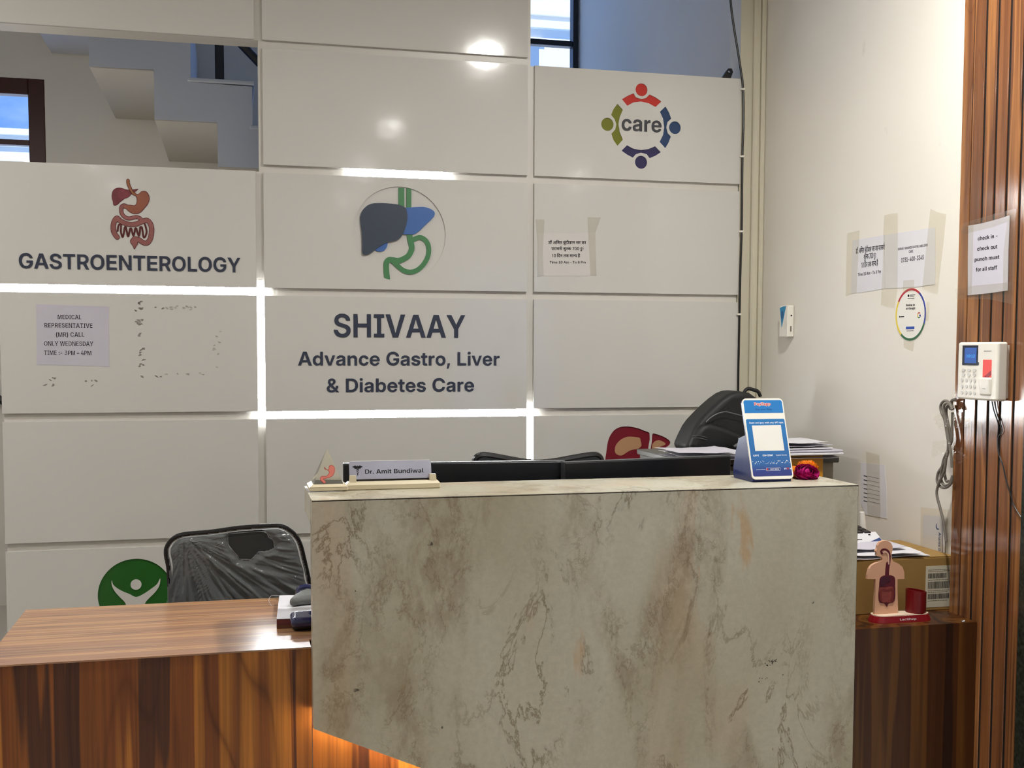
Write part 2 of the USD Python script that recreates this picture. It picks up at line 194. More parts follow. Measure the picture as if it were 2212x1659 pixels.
 '8':(83,'+6,23 7,32 11,39 16,44 25,49 15,55 10,63 10,67 10,74 11,79 15,84 20,89 25,92 32,94 38,95 47,94 54,93 61,90 66,86 70,81 72,76 73,72 73,65 71,60 67,55 58,49 65,45 70,42 73,38 75,32 76,27 76,20 74,15 71,10 65,5 55,1 45,-1 32,0 23,2 15,7 9,15|-25,25 27,19 30,15 37,13 44,12 49,14 55,17 58,23 58,28 56,34 53,38 47,40 39,41 34,40 28,36 25,30|-27,67 29,61 32,58 37,55 43,55 49,56 53,60 55,65 55,70 54,75 51,78 47,80 39,81 33,79 30,76 28,72'),
 '9':(83,'+8,60 8,70 12,80 19,87 24,91 30,93 35,94 44,94 55,92 64,87 71,79 73,73 75,65 74,58 72,49 65,35 40,0 23,0 22,0 44,34 31,34 25,35 19,39 14,43 11,49|-25,61 27,55 31,50 37,47 43,46 49,48 54,52 57,58 57,65 55,72 51,77 46,80 39,80 34,79 29,74 26,69'),
 '.':(34,'+7,8 7,12 9,15 13,19 16,20 20,19 24,18 27,14 28,11 27,7 26,3 22,0 19,-1 15,-1 11,1 9,3'),
 ',':(34,'+5,-21 10,14 27,14 17,-21 6,-22'),
 '&':(84,'+5,22 5,29 7,36 14,43 21,50 15,60 13,69 14,79 17,85 24,91 33,94 43,94 49,92 53,90 57,85 60,80 61,75 61,68 59,63 55,57 44,47 59,29 62,35 64,44 78,44 78,38 77,31 74,23 70,16 82,2 83,0 65,0 59,6 52,2 44,0 32,-1 24,0 16,4 10,9 6,16|-22,24 25,17 28,15 32,13 41,14 49,17 31,38 28,36 24,32 22,27|-28,70 30,64 35,58 43,65 46,69 46,73 45,77 43,79 40,80 36,80 33,79 30,77 28,74'),
 '-':(83,'+21,30 20,31 21,45 62,44 62,31'),
 '(':(50,'+13,32 13,47 15,60 19,78 25,92 28,98 44,98 44,97 37,78 33,63 31,49 30,33 32,21 34,11 38,-2 44,-17 44,-18 28,-18 21,-4 17,9 14,20'),
 ')':(50,'+6,97 6,98 22,98 27,89 31,76 36,54 37,33 34,14 29,-2 21,-18 6,-18 5,-17 15,9 18,20 19,33 19,49 16,63 13,78'),
 ':':(34,'+7,8 7,12 9,15 13,19 16,20 20,19 24,18 27,14 28,11 27,7 26,3 22,0 19,-1 15,-1 11,1 9,3|+7,53 7,58 9,61 13,64 16,65 20,65 24,63 27,60 28,56 27,52 26,49 22,46 19,45 15,45 11,46 9,49'),
 '–':(64,'+1,30 0,31 0,44 1,45 63,45 64,44 64,31 63,31'),
}
SCRIPT={  # lines of Devanagari, cut as outlines: width, rings
 'fee_a':(360,'+319,22 318,22 319,25 319,26 361,26 361,25 361,22 358,21 357,21 357,0 353,-1 353,0 352,21 338,21 338,16 344,17 346,16 347,14 348,12 348,7 348,4 346,1 345,1 342,2 342,4 343,7 344,10 343,12 340,12 338,10 338,0 334,-1 333,0 333,5 327,4 324,5 321,7 320,11 321,14 323,18 327,19 333,19 333,20 333,21|-325,12 326,10 327,9 330,9 333,11 333,14 330,15 328,15 326,14|+266,22 265,22 265,25 265,26 310,26 310,25 310,22 307,21 307,17 306,15 305,13 301,10 305,5 309,2 309,1 307,-1 306,-1 298,7 294,12 294,15 295,16 298,16 300,15 301,16 302,18 302,21 290,21 290,21 290,0 289,-1 285,0 285,9 275,10 275,9 281,2 279,-1 278,-1 271,6 267,12 266,14 267,16 269,16 273,16 273,21 272,21|-278,15 279,14 285,14 285,21 278,21|+142,22 141,22 141,25 142,26 176,26 176,26 176,31 176,33 178,35 182,37 185,36 188,35 190,33 193,26 256,26 256,25 256,22 253,21 252,21 252,-1 248,-1 248,0 247,13 246,13 245,12 242,8 239,9 239,12 239,13 236,14 234,13 234,11 235,8 241,2 241,1 238,-1 233,3 231,6 229,10 230,14 231,16 235,18 238,18 242,16 247,18 248,19 247,21 226,21 225,0 224,-1 221,-1 221,0 220,21 220,21 215,21 215,0 214,-1 211,-1 210,0 210,5 203,4 201,5 198,7 196,11 197,14 199,17 204,19 210,19 210,20 210,21 193,21 193,21 193,0 192,-1 189,-1 188,0 188,21 187,21 181,21 180,15 174,14 172,14 171,12 170,10 172,7 175,6 176,7 177,9 178,10 181,10 183,9 184,6 182,3 184,-1 181,-3 180,-3 178,2 172,3 168,5 166,9 166,13 167,16 171,18 175,19 175,21 162,21 162,21 162,1 164,-1 165,-2 166,-7 164,-10 160,-11 156,-11 153,-10 149,-8 146,-5 146,-3 149,-2 153,-6 156,-7 160,-7 162,-5 161,-4 160,-3 156,-4 155,-3 154,0 157,1 157,5 153,4 148,5 144,7 143,11 144,15 146,18 150,19 156,19 157,21|-201,11 202,9 204,8 207,9 210,11 210,14 207,15 204,15 202,13|-181,28 182,26 187,26 187,26 186,31 184,32 182,32 181,31|-153,14 156,11 157,11 157,15 154,15|-148,12 149,9 151,8 152,9 152,9 149,13 148,13|+156,31 157,33 159,34 161,34 162,32 162,29 160,28 157,29|+44,15 45,15 48,16 51,10 53,8 56,7 58,7 59,9 58,11 56,13 54,13 53,16 54,17 57,18 58,20 58,21 57,22 55,22 50,21 49,24 54,26 57,26 60,25 63,22 63,18 61,15 66,15 67,16 67,21 64,22 64,25 76,26 76,31 77,33 79,35 83,37 89,36 94,35 99,31 103,26 132,26 132,25 132,22 129,21 129,21 128,0 128,-1 124,-1 124,0 123,12 117,12 115,11 114,9 115,7 120,2 120,1 117,-1 115,0 112,4 110,9 110,13 113,16 117,17 124,17 124,21 123,21 106,21 106,0 105,-1 101,-1 101,0 100,9 94,9 93,6 91,5 89,6 86,8 85,12 86,13 89,14 89,21 88,21 82,21 82,21 82,0 81,-1 78,-1 77,0 77,21 77,21 72,21 72,21 72,0 71,-1 67,-1 67,0 66,10 63,10 63,6 61,4 58,3 55,3 51,4 49,6 46,10|-94,14 94,14 101,14 101,21 94,21|-80,28 82,26 96,26 96,26 94,29 92,31 86,32 81,31|+0,22 -1,22 -1,25 0,26 23,26 23,27 20,29 17,34 18,35 20,36 21,36 23,33 26,31 29,32 31,36 33,36 36,35 34,31 30,27 31,26 34,25 35,22 34,22 31,21 31,21 30,0 30,-1 27,-1 26,0 25,21 20,21 20,15 11,15 10,15 10,13 11,12 16,12 19,12 21,10 22,8 22,4 19,1 15,-1 12,-1 8,0 5,2 1,5 0,7 2,9 4,9 8,5 10,4 14,4 17,4 17,6 17,8 14,8 9,7 7,9 5,13 5,15 6,18 10,19 15,20 15,21'),
 'fee_b':(305,'+297,0 297,25 298,26 301,26 302,25 301,0 301,-1|+271,-4 271,-3 274,-2 278,-5 281,-7 285,-7 287,-5 286,-4 285,-3 281,-4 280,-3 279,0 282,1 283,2 276,10 274,13 275,15 277,16 282,16 283,18 283,21 282,21 273,22 273,22 273,25 291,26 291,22 288,21 288,17 287,15 286,13 282,10 290,2 289,0 291,-3 291,-8 287,-11 281,-11 278,-10 275,-9|+242,10 243,20 244,24 245,27 247,29 250,30 255,29 257,28 259,26 261,23 262,16 261,7 259,2 257,0 254,-1 251,-1 248,0 244,3|-247,12 248,8 249,4 251,3 254,4 256,6 256,9 257,18 256,22 254,25 251,25 250,25 249,23 248,19|+220,10 221,20 222,24 223,27 225,29 228,30 233,29 235,28 237,26 239,23 240,16 239,7 237,2 235,0 232,-1 229,-1 226,0 222,3|-225,12 226,8 227,4 229,3 232,4 234,6 234,9 235,18 234,22 232,25 229,25 228,25 227,23 226,19|+198,25 198,29 199,29 217,29 218,29 217,24 207,-1 202,-1 202,0 212,24 211,24|+112,10 112,12 114,13 117,13 119,12 120,13 120,14 115,16 113,19 113,22 114,24 115,25 118,26 122,26 126,23 127,23 127,25 128,26 187,26 188,25 188,22 187,22 176,22 175,21 175,16 180,17 183,16 185,13 186,10 184,4 183,2 182,1 179,3 181,9 180,12 178,12 176,11 175,10 175,0 174,-1 170,0 170,5 163,4 160,6 158,8 156,13 155,11 153,8 149,9 149,12 149,13 147,14 145,13 144,10 145,8 151,2 151,1 149,-1 143,3 141,6 140,9 139,12 140,14 141,16 143,17 148,18 152,16 156,18 158,16 161,18 163,19 170,19 170,21 136,21 136,1 138,-1 139,-2 140,-7 138,-10 134,-11 130,-11 126,-10 123,-8 119,-4 123,-2 127,-6 130,-7 133,-7 135,-6 135,-5 135,-4 133,-3 129,-4 127,0 125,-1 118,7 114,7 113,8|-162,12 162,10 164,9 167,9 170,11 170,14 167,15 164,15 163,14|-123,8 128,3 128,1 131,1 131,21 130,21 127,21 127,15 125,12 123,9|-117,20 119,19 122,19 122,19 121,21 120,22 118,22|+0,22 -1,22 -1,25 0,26 74,26 75,23 79,26 82,26 86,25 89,23 89,23 89,25 87,28 86,32 87,34 89,36 92,38 94,37 96,37 96,36 94,33 92,33 91,32 91,29 93,28 93,26 101,26 102,25 102,22 98,21 98,21 98,0 97,-1 94,-1 93,0 93,21 92,21 89,21 89,15 88,12 85,9 90,2 90,1 87,-1 81,7 76,7 74,10 74,12 76,13 79,13 81,12 82,13 83,14 78,16 76,18 75,21 71,21 70,0 70,-1 66,-1 66,0 65,9 65,9 59,9 58,6 56,5 54,6 52,7 50,9 50,12 51,13 53,14 53,21 53,22 47,21 47,21 46,0 46,-1 42,-1 42,0 42,21 41,21 37,21 37,21 37,17 36,14 34,12 31,10 39,2 39,1 36,-1 28,7 24,12 24,15 25,16 28,16 30,15 31,16 32,18 32,21 20,21 20,0 19,-1 16,-1 15,0 15,6 8,5 4,7 3,12 2,21 2,21|-80,20 82,19 84,19 84,19 84,21 82,22 80,22|-58,14 59,14 65,14 65,21 58,21|-7,12 8,10 10,10 12,10 15,12 15,21 7,21'),
 'fee_c':(286,'+265,22 264,22 264,26 269,26 268,30 268,31 270,32 269,36 271,37 275,37 277,36 280,32 283,26 287,25 287,22 283,21 283,15 273,15 272,14 272,13 278,13 281,12 284,10 285,7 285,5 284,2 281,0 279,-1 278,0 277,3 280,5 280,7 278,8 275,8 272,7 271,5 272,2 277,-3 277,-4 275,-6 271,-4 267,1 266,6 268,10 267,13 267,15 268,17 270,19 278,20 278,21 278,22|-274,27 272,27 272,26 275,26|+182,22 181,22 181,25 182,26 255,26 256,25 255,22 252,21 252,21 252,0 251,-1 247,0 246,5 243,4 238,5 236,6 233,10 231,10 230,11 226,11 225,8 223,7 220,8 218,9 217,12 217,14 218,15 219,15 231,16 233,15 234,16 236,17 236,19 235,21 231,21 230,22 214,21 214,0 213,-1 209,-1 209,0 209,21 208,21 203,21 203,21 203,0 202,-1 199,-1 198,0 198,9 191,9 191,6 189,5 187,6 184,7 183,9 183,12 184,13 186,14 186,21 186,21|-238,11 240,9 242,9 246,11 247,12 246,21 241,21 241,16 240,14 238,12|-191,14 192,14 198,14 198,21 191,21|+118,22 118,22 118,25 118,26 172,26 173,25 173,22 172,22 161,22 160,21 160,16 165,17 168,16 170,13 170,10 169,4 168,2 167,1 164,3 166,9 165,12 163,12 161,11 160,10 160,0 159,-1 155,0 155,5 152,4 147,5 144,7 142,9 142,14 143,16 145,17 149,19 155,19 155,20 155,21 138,21 138,0 138,-1 134,-1 134,0 133,12 128,12 125,12 124,10 124,8 130,2 129,1 127,-1 123,3 120,6 119,9 120,12 121,14 124,16 133,17 133,21 133,22|-147,12 147,10 149,9 152,9 155,11 155,14 152,15 149,15 148,14|+54,22 54,22 54,25 56,26 56,29 57,33 59,35 63,37 69,36 74,35 79,31 83,26 109,26 109,25 109,22 106,21 105,21 105,0 104,-1 100,0 100,10 100,11 95,11 94,7 91,7 89,8 88,9 86,12 87,14 88,15 100,16 100,21 100,21 81,21 81,21 80,15 74,14 71,13 71,11 71,9 72,7 74,7 76,6 77,9 79,10 81,10 83,9 84,6 82,3 85,-1 81,-3 78,2 72,3 68,5 66,9 66,13 68,16 71,18 75,19 76,21 63,22 62,21 62,0 61,-1 58,-1 57,0 57,21 57,21|-61,28 62,26 76,26 77,26 75,29 72,31 66,32 62,31|+23,10 24,20 25,24 26,27 28,29 31,30 36,29 38,28 40,26 42,23 43,16 42,7 40,2 38,0 35,-1 32,-1 29,0 25,3|-28,12 29,8 30,4 32,3 35,4 37,6 37,9 38,18 37,22 35,25 32,25 31,25 30,23 29,19|+3,22 4,23 10,29 14,29 15,0 14,-1 10,-1 10,0 10,21 9,22 5,19'),
 'fee_d':(482,'+381,22 380,22 381,25 381,26 455,26 457,23 460,26 464,26 467,25 470,23 470,23 470,25 468,28 467,32 468,34 470,36 473,38 475,37 477,37 477,36 476,33 474,33 472,32 472,29 474,28 475,26 482,26 483,25 483,22 480,21 479,21 479,0 478,-1 475,-1 474,0 474,21 474,21 470,21 470,15 469,12 467,9 472,2 471,1 469,-1 462,7 457,7 455,10 456,12 457,13 460,13 462,12 464,13 464,14 459,16 457,18 456,21 452,21 452,0 451,-1 447,-1 447,0 447,9 446,9 440,9 439,6 437,5 435,6 433,7 432,9 431,12 432,13 435,14 435,21 434,22 428,21 428,21 428,0 427,-1 423,-1 423,0 423,21 422,21 418,21 418,21 418,17 417,14 416,12 413,10 420,2 420,1 418,-1 409,7 405,12 405,15 406,16 409,16 411,15 412,16 413,18 413,21 401,21 401,0 401,-1 397,-1 397,0 396,6 390,5 386,7 384,12 384,21 383,21|-461,20 463,19 465,19 466,19 465,21 463,22 461,22|-440,14 440,14 447,14 447,21 440,21|-389,12 389,10 391,10 393,10 396,12 396,21 389,21|+330,22 329,22 329,25 330,26 372,26 372,25 372,22 369,21 368,21 368,0 364,-1 363,0 363,21 349,21 349,16 354,17 357,16 358,14 359,12 359,7 358,4 357,1 356,1 353,2 353,4 354,7 355,10 353,12 351,12 349,10 349,0 345,-1 344,0 344,5 338,4 335,5 332,7 331,11 332,14 334,18 338,19 343,19 344,20 344,21|-336,12 336,10 338,9 341,9 344,11 344,14 341,15 338,15 337,14|+276,22 276,22 276,25 276,26 320,26 321,25 321,22 317,21 317,17 317,15 315,13 312,10 316,5 320,2 320,1 317,-1 316,-1 308,7 304,12 304,15 305,16 308,16 311,15 312,16 313,18 312,21 301,21 300,21 300,0 300,-1 296,0 295,9 286,10 285,9 292,2 290,-1 289,-1 282,6 277,12 277,14 278,16 279,16 284,16 284,21 283,21|-288,15 289,14 295,14 296,21 289,21|+152,22 152,22 152,25 152,26 187,26 187,26 186,31 187,33 188,35 192,37 196,36 199,35 200,33 204,26 266,26 267,25 267,22 264,21 263,21 263,-1 259,-1 258,0 258,13 257,13 255,12 253,8 249,9 250,12 250,13 247,14 245,13 244,11 245,8 252,2 252,1 249,-1 244,3 241,6 240,10 240,14 242,16 245,18 249,18 253,16 258,18 258,19 258,21 236,21 236,0 235,-1 232,-1 231,0 231,21 231,21 226,21 226,0 225,-1 222,-1 221,0 221,5 214,4 212,5 208,7 207,11 208,14 210,17 214,19 220,19 221,20 221,21 204,21 204,21 203,0 203,-1 200,-1 199,0 199,21 198,21 191,21 191,15 185,14 183,14 181,12 181,10 183,7 186,6 187,7 188,9 189,10 192,10 194,9 194,6 193,3 195,-1 192,-3 191,-3 188,2 182,3 179,5 177,9 177,13 178,16 181,18 186,19 186,21 173,21 172,21 173,1 175,-1 176,-2 177,-7 175,-10 171,-11 167,-11 164,-10 160,-8 157,-5 156,-3 159,-2 164,-6 167,-7 171,-7 172,-5 172,-4 170,-3 167,-4 166,-3 165,0 168,1 167,5 164,4 158,5 155,7 154,11 154,15 157,18 161,19 167,19 168,21|-212,11 213,9 215,8 217,9 221,11 221,14 218,15 215,15 213,13|-191,28 193,26 198,26 198,26 196,31 195,32 193,32 192,31|-164,14 166,11 168,11 167,15 165,15|-158,12 159,9 161,8 163,9 163,9 160,13 159,13|+167,31 168,33 169,34 172,34 173,32 173,29 171,28 168,29|+55,15 56,15 59,16 62,10 64,8 66,7 69,7 69,9 69,11 67,13 64,13 64,16 64,17 68,18 69,20 69,21 68,22 66,22 61,21 60,24 64,26 68,26 71,25 74,22 73,18 72,15 77,15 77,16 77,21 74,22 75,25 86,26 87,31 87,33 90,35 94,37 99,36 104,35 109,31 114,26 142,26 143,25 143,22 140,21 139,21 139,0 139,-1 135,-1 135,0 134,12 127,12 125,11 125,9 126,7 131,2 131,1 128,-1 126,0 122,4 120,9 121,13 124,16 127,17 134,17 134,21 134,21 116,21 116,0 116,-1 112,-1 112,0 111,9 105,9 104,6 102,5 100,6 97,8 96,12 97,13 99,14 99,21 99,21 93,21 93,21 92,0 92,-1 88,-1 88,0 88,21 87,21 83,21 82,21 82,0 82,-1 78,-1 78,0 77,10 74,10 74,6 72,4 69,3 65,3 62,4 59,6 57,10|-104,14 105,14 111,14 111,21 104,21|-91,28 92,26 106,26 107,26 105,29 103,31 97,32 92,31|+36,3 37,5 40,5 42,4 42,1 40,-1 37,-1 36,1|+0,22 -1,22 -1,25 0,26 23,26 23,27 20,29 17,34 18,35 20,36 21,36 23,33 26,31 29,32 31,36 33,36 36,35 34,31 30,27 31,26 34,25 35,22 34,22 31,21 31,21 30,0 30,-1 27,-1 26,0 25,21 20,21 20,15 11,15 10,15 10,13 11,12 16,12 19,12 21,10 22,8 22,4 19,1 15,-1 12,-1 8,0 5,2 1,5 0,7 2,9 4,9 8,5 10,4 14,4 17,4 17,6 17,8 14,8 9,7 7,9 5,13 5,15 6,18 10,19 15,20 15,21'),
 'fee_e':(194,'+186,0 186,25 187,26 190,26 190,25 190,0 190,-1|+160,-4 160,-3 163,-2 167,-5 170,-7 174,-7 176,-5 175,-4 174,-3 170,-4 169,-3 168,0 171,1 172,2 165,10 163,13 164,15 166,16 171,16 172,18 172,21 171,21 162,22 162,22 162,25 180,26 180,22 177,21 177,17 176,15 175,13 171,10 179,2 178,0 180,-3 180,-8 176,-11 170,-11 167,-10 164,-9|+131,10 132,20 133,24 134,27 136,29 139,30 144,29 146,28 148,26 150,23 151,16 150,7 148,2 146,0 143,-1 140,-1 137,0 133,3|-136,12 137,8 138,4 140,3 143,4 145,6 145,9 146,18 145,22 143,25 140,25 139,25 138,23 137,19|+109,10 110,20 111,24 112,27 114,29 117,30 122,29 124,28 126,26 128,23 129,16 128,7 126,2 124,0 121,-1 118,-1 115,0 111,3|-114,12 115,8 116,4 118,3 121,4 123,6 123,9 124,18 123,22 121,25 118,25 117,25 116,23 115,19|+87,25 87,29 88,29 106,29 107,29 106,24 96,-1 91,-1 91,0 101,24 100,24|+1,10 1,12 3,13 6,13 8,12 9,13 9,14 4,16 2,19 2,22 3,24 4,25 7,26 11,26 15,23 16,23 16,25 17,26 76,26 77,25 77,22 76,22 65,22 64,21 64,16 69,17 72,16 74,13 74,10 73,4 72,2 71,1 68,3 70,9 69,12 67,12 65,11 64,10 64,0 63,-1 59,0 59,5 52,4 49,6 47,8 45,13 44,11 42,8 38,9 38,12 38,13 36,14 34,13 33,10 34,8 40,2 40,1 38,-1 32,3 30,6 29,9 28,12 29,14 30,16 32,17 37,18 41,16 45,18 47,16 50,18 52,19 59,19 59,21 25,21 25,1 28,-2 29,-3 29,-7 27,-10 23,-11 19,-11 15,-10 12,-8 8,-4 12,-2 16,-6 19,-7 22,-7 24,-6 24,-5 24,-4 22,-3 18,-4 16,0 14,-1 7,7 3,7 2,8|-51,12 51,10 53,9 56,9 59,11 59,14 56,15 53,15 52,14|-12,8 17,3 17,1 20,1 20,21 19,21 16,21 16,15 14,12 12,9|-6,20 8,19 11,19 11,19 10,21 9,22 7,22'),
}

def rings(text, k=1 / 128):
    out = []
    for r in text.split('|'):
        if not r: continue
        pts = [tuple(float(c) * k for c in q.split(',')) for q in r[1:].split()]
        if r[0] == '+': out.append([pts, []])
        else: out[-1][1].append(pts)
    return [Polygon(a, b).buffer(0) for a, b in out]
def glyphs(text, serif=False, track=0.0):                    # one shape per letter, em = 1
    x, out = 0.0, []
    for c in text:
        if c == ' ': x += 0.28 + track; continue
        adv, r = FONT[c]; g = unary_union(rings(r))
        if serif and c.isalnum():
            g = g.buffer(-0.018)
            for z in (0.0, 0.727):
                lo, hi = (z, z + 0.03) if z == 0 else (z - 0.03, z)
                cut = g.buffer(0.018).intersection(sbox(-1, lo, 3, hi))
                for q in getattr(cut, 'geoms', [cut]):
                    if q.is_empty: continue
                    a, _, b, _ = q.bounds
                    if b - a < 0.22: g = g.union(sbox(a - 0.055, min(lo, z) if z == 0 else z - 0.045, b + 0.055, z + 0.045 if z == 0 else z))
        out.append(affinity.translate(g, x, 0)); x += adv / 128 + track
    return out
def line_shapes(text, p0, p1, cap, serif=False, script=False):   # letters fitted between two ends of a baseline in a plane; cap = capital height
    G = rings(SCRIPT[text][1]) if script else glyphs(text, serif)
    x0 = min(g.bounds[0] for g in G); x1 = max(g.bounds[2] for g in G)
    p0, p1 = np.array(p0, float), np.array(p1, float); L = np.linalg.norm(p1 - p0); kx = L / (x1 - x0); ky = cap / (0.19 if script else 0.727)
    e = (p1 - p0) / L
    return [affinity.affine_transform(g, [kx * e[0], -ky * e[1] * 0, kx * e[1], ky, p0[0] - kx * e[0] * x0, p0[1] - kx * e[1] * x0]) for g in G]
def text_poly(*a, **k): return unary_union(line_shapes(*a, **k))

# ------------------------------------------------------------------ things and parts
USED = {}
def numbered(parent, name):
    n = USED.get((parent, name), -1) + 1; USED[(parent, name)] = n
    return name if n == 0 else f'{name}_{n:03d}'
class Thing:
    def __init__(t, path, loc): t.path, t.loc = path, np.array(loc, float)
def tagged(prim, **k):
    for a, b in k.items():
        if b: prim.SetCustomDataByKey(a, b)
def thing(name, label, category, loc=(0, 0, 0), group=None, kind=None):
    path = '/World/' + numbered('/World', name)
    x = UsdGeom.Xform.Define(stage, path); x.AddTranslateOp().Set(Gf.Vec3d(*map(float, loc)))
    tagged(x.GetPrim(), label=label, category=category, group=group, kind=kind)
    return Thing(path, loc)
def part(t, name, mesh, m, smooth=30, label=None, kind=None, parent=None):     # parent: a part, for a sub-part
    up = parent or t.path; path = up + '/' + numbered(up, name)
    mesh = mesh.copy(); mesh.apply_translation(-t.loc)
    p = usdkit.mesh(stage, path, mesh, m, smooth=smooth); tagged(p.GetPrim(), label=label, kind=kind)
    return path
def solo(name, mesh, m, label, category, group=None, kind=None, smooth=30, loc=None):
    path = '/World/' + numbered('/World', name)
    c = np.array(loc if loc is not None else [*mesh.bounds.mean(0)[:2], mesh.bounds[0][2]])
    mesh = mesh.copy(); mesh.apply_translation(-c)
    p = usdkit.mesh(stage, path, mesh, m, smooth=smooth); UsdGeom.Xformable(p).AddTranslateOp().Set(Gf.Vec3d(*map(float, c)))
    tagged(p.GetPrim(), label=label, category=category, group=group, kind=kind)
def struct(name, label=None, category=None): return thing(name, label, category, kind='structure')

# ------------------------------------------------------------------ materials
def plain(name, col, rough=0.5, metallic=0.0, spec=0.5, coat=0.0, coat_rough=0.05, bump=None, vary=None, **kw):
    nodes = {'p': ('principled_bsdf', dict(base_color=col, roughness=rough, metallic=metallic, specular_ior_level=spec, coat_weight=coat, coat_roughness=coat_rough, **kw))}
    links = []
    if bump or vary: nodes['g'] = ('geometry', {})
    if bump:
        nodes['bn'] = ('noise_texture', {'scale': bump[0], 'detail': 3}); nodes['b'] = ('bump', {'strength': bump[1], 'distance': bump[2]})
        links += [('g.position', 'bn.vector'), ('bn.fac', 'b.height'), ('b.normal', 'p.normal')]
    if vary:
        nodes['vn'] = ('noise_texture', {'scale': vary[0], 'detail': 4}); c = np.array(col)
        nodes['vr'] = ('rgb_ramp', {'ramp': [(0.3, tuple(c * (1 - vary[1]))), (0.7, tuple(np.minimum(c * (1 + vary[1]), 1)))]})
        links += [('g.position', 'vn.vector'), ('vn.fac', 'vr.fac'), ('vr.color', 'p.base_color')]
    return M(name, nodes, links)
def glow(name, col, strength): return M(name, {'e': ('emission', {'color': col, 'strength': strength})}, [], 'e.emission')
def wood(name, axis, palette, rough=0.3, seed=0.0, fine=0.3, bands=9.0, lines=0.4, random_shift=False, spec=0.5):     # grain along the axis
    def sc(k): return (k, 1, 1) if axis == 'x' else (1, 1, k)
    n = {'g': ('geometry', {}), 'ma': ('mapping', {'scale': sc(0.035), 'location': (seed, seed * 1.7, seed * 0.3)}), 'mw': ('mapping', {'scale': sc(0.16), 'location': (seed * 2, seed, seed)}), 'mf': ('mapping', {'scale': sc(0.012)}),
         'a': ('noise_texture', {'scale': bands, 'detail': 2.5, 'roughness': 0.55, 'distortion': 0.25}), 'r': ('rgb_ramp', {'ramp': palette}),
         'w': ('noise_texture', {'scale': bands * 0.5, 'detail': 1.5, 'distortion': 0.3}), 'wm': ('math', {'math_type': 'multiply', 'value2': 16.0}), 'wf': ('math', {'math_type': 'pingpong', 'value2': 1.0}),
         'wr': ('rgb_ramp', {'ramp': [(0.0, (0.45, 0.38, 0.34)), (0.16, (0.86, 0.83, 0.80)), (0.5, (1.0, 1.0, 1.0)), (1.0, (1.06, 1.06, 1.06))]}),
         'q': ('noise_texture', {'scale': 3.0, 'detail': 2}), 'qr': ('map_range', {'from_min': 0.42, 'from_max': 0.60, 'to_min': 0.25, 'to_max': 1.0, 'clamp': True}), 'qm': ('math', {'math_type': 'multiply', 'value2': lines}),
         'f': ('noise_texture', {'scale': bands * 16, 'detail': 5, 'roughness': 0.65}), 'fr': ('rgb_ramp', {'ramp': [(0.30, (1 - fine, 1 - fine, 1 - fine)), (0.62, (1.08, 1.08, 1.08))]}),
         'm1': ('mix_color', {'blend_type': 'multiply'}), 'm2': ('mix_color', {'blend_type': 'multiply', 'fac': 0.9}),
         'bp': ('bump', {'strength': 0.08, 'distance': 0.002}), 'p': ('principled_bsdf', {'roughness': rough, 'specular_ior_level': spec})}
    L = [('ma.vector', 'a.vector'), ('mw.vector', 'w.vector'), ('mf.vector', 'f.vector'), ('a.fac', 'r.fac'), ('w.fac', 'wm.value1'), ('wm.value', 'wf.value1'), ('wf.value', 'wr.fac'), ('ma.vector', 'q.vector'), ('q.fac', 'qr.value'), ('qr.result', 'qm.value1'), ('qm.value', 'm1.fac'),
         ('f.fac', 'fr.fac'), ('r.color', 'm1.a'), ('wr.color', 'm1.b'), ('m1.result', 'm2.a'), ('fr.color', 'm2.b'), ('m2.result', 'p.base_color'), ('f.fac', 'bp.height'), ('bp.normal', 'p.normal')]
    src = 'g.position'
    if random_shift:
        n['oi'] = ('object_info', {}); n['om'] = ('math', {'math_type': 'multiply', 'value2': 37.0}); n['oc'] = ('combine_xyz', {}); n['oa'] = ('vector_math', {'math_type': 'add'})
        L += [('oi.random', 'om.value1'), ('om.value', 'oc.x'), ('om.value', 'oc.y'), ('g.position', 'oa.vector1'), ('oc.vector', 'oa.vector2')]; src = 'oa.vector'
    return M(name, n, L + [(src, 'ma.vector'), (src, 'mw.vector'), (src, 'mf.vector')])
WALNUT = [(a, tuple(min(v * k, 1) for v, k in zip(c, (1.62, 1.46, 1.12)))) for a, c in [(0.25, s(70, 38, 24)), (0.36, s(118, 72, 36)), (0.40, s(152, 102, 48)), (0.455, s(146, 96, 44)), (0.465, s(104, 58, 30)), (0.53, s(112, 66, 32)), (0.54, s(64, 36, 26)), (0.585, s(72, 40, 28)), (0.60, s(134, 86, 40)), (0.68, s(118, 72, 34)), (0.78, s(90, 50, 28))]]
TOPWOOD_LIT = [(0.26, s(144, 110, 86)), (0.36, s(184, 138, 102)), (0.43, s(202, 158, 112)), (0.465, s(164, 122, 96)), (0.53, s(178, 132, 100)), (0.55, s(146, 112, 92)), (0.60, s(196, 150, 108)), (0.72, s(180, 134, 102))]  # paler, greyer tones: overhead light and wall reflection put into the wood colour
SLAT = [(0.26, s(92, 56, 36)), (0.40, s(136, 88, 54)), (0.48, s(112, 70, 44)), (0.56, s(160, 108, 64)), (0.60, s(104, 66, 44)), (0.75, s(128, 82, 50))]
m_desk_front = wood('desk_front_wood', 'z', WALNUT, 0.3, seed=2.3, fine=0.42, bands=8.0, lines=0.85)
m_desk_top = wood('desk_top_wood_lit', 'x', TOPWOOD_LIT, 0.23, seed=1.1, fine=0.14, bands=13, lines=0.25)
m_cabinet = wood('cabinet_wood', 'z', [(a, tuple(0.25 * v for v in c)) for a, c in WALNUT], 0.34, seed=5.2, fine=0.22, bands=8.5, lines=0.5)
m_slat = wood('slat_wood', 'z', SLAT, 0.11, spec=0.9, seed=3.1, fine=0.2, bands=14, lines=0.35, random_shift=True)
m_dark = plain('gap_black', s(22, 14, 10), 0.7)
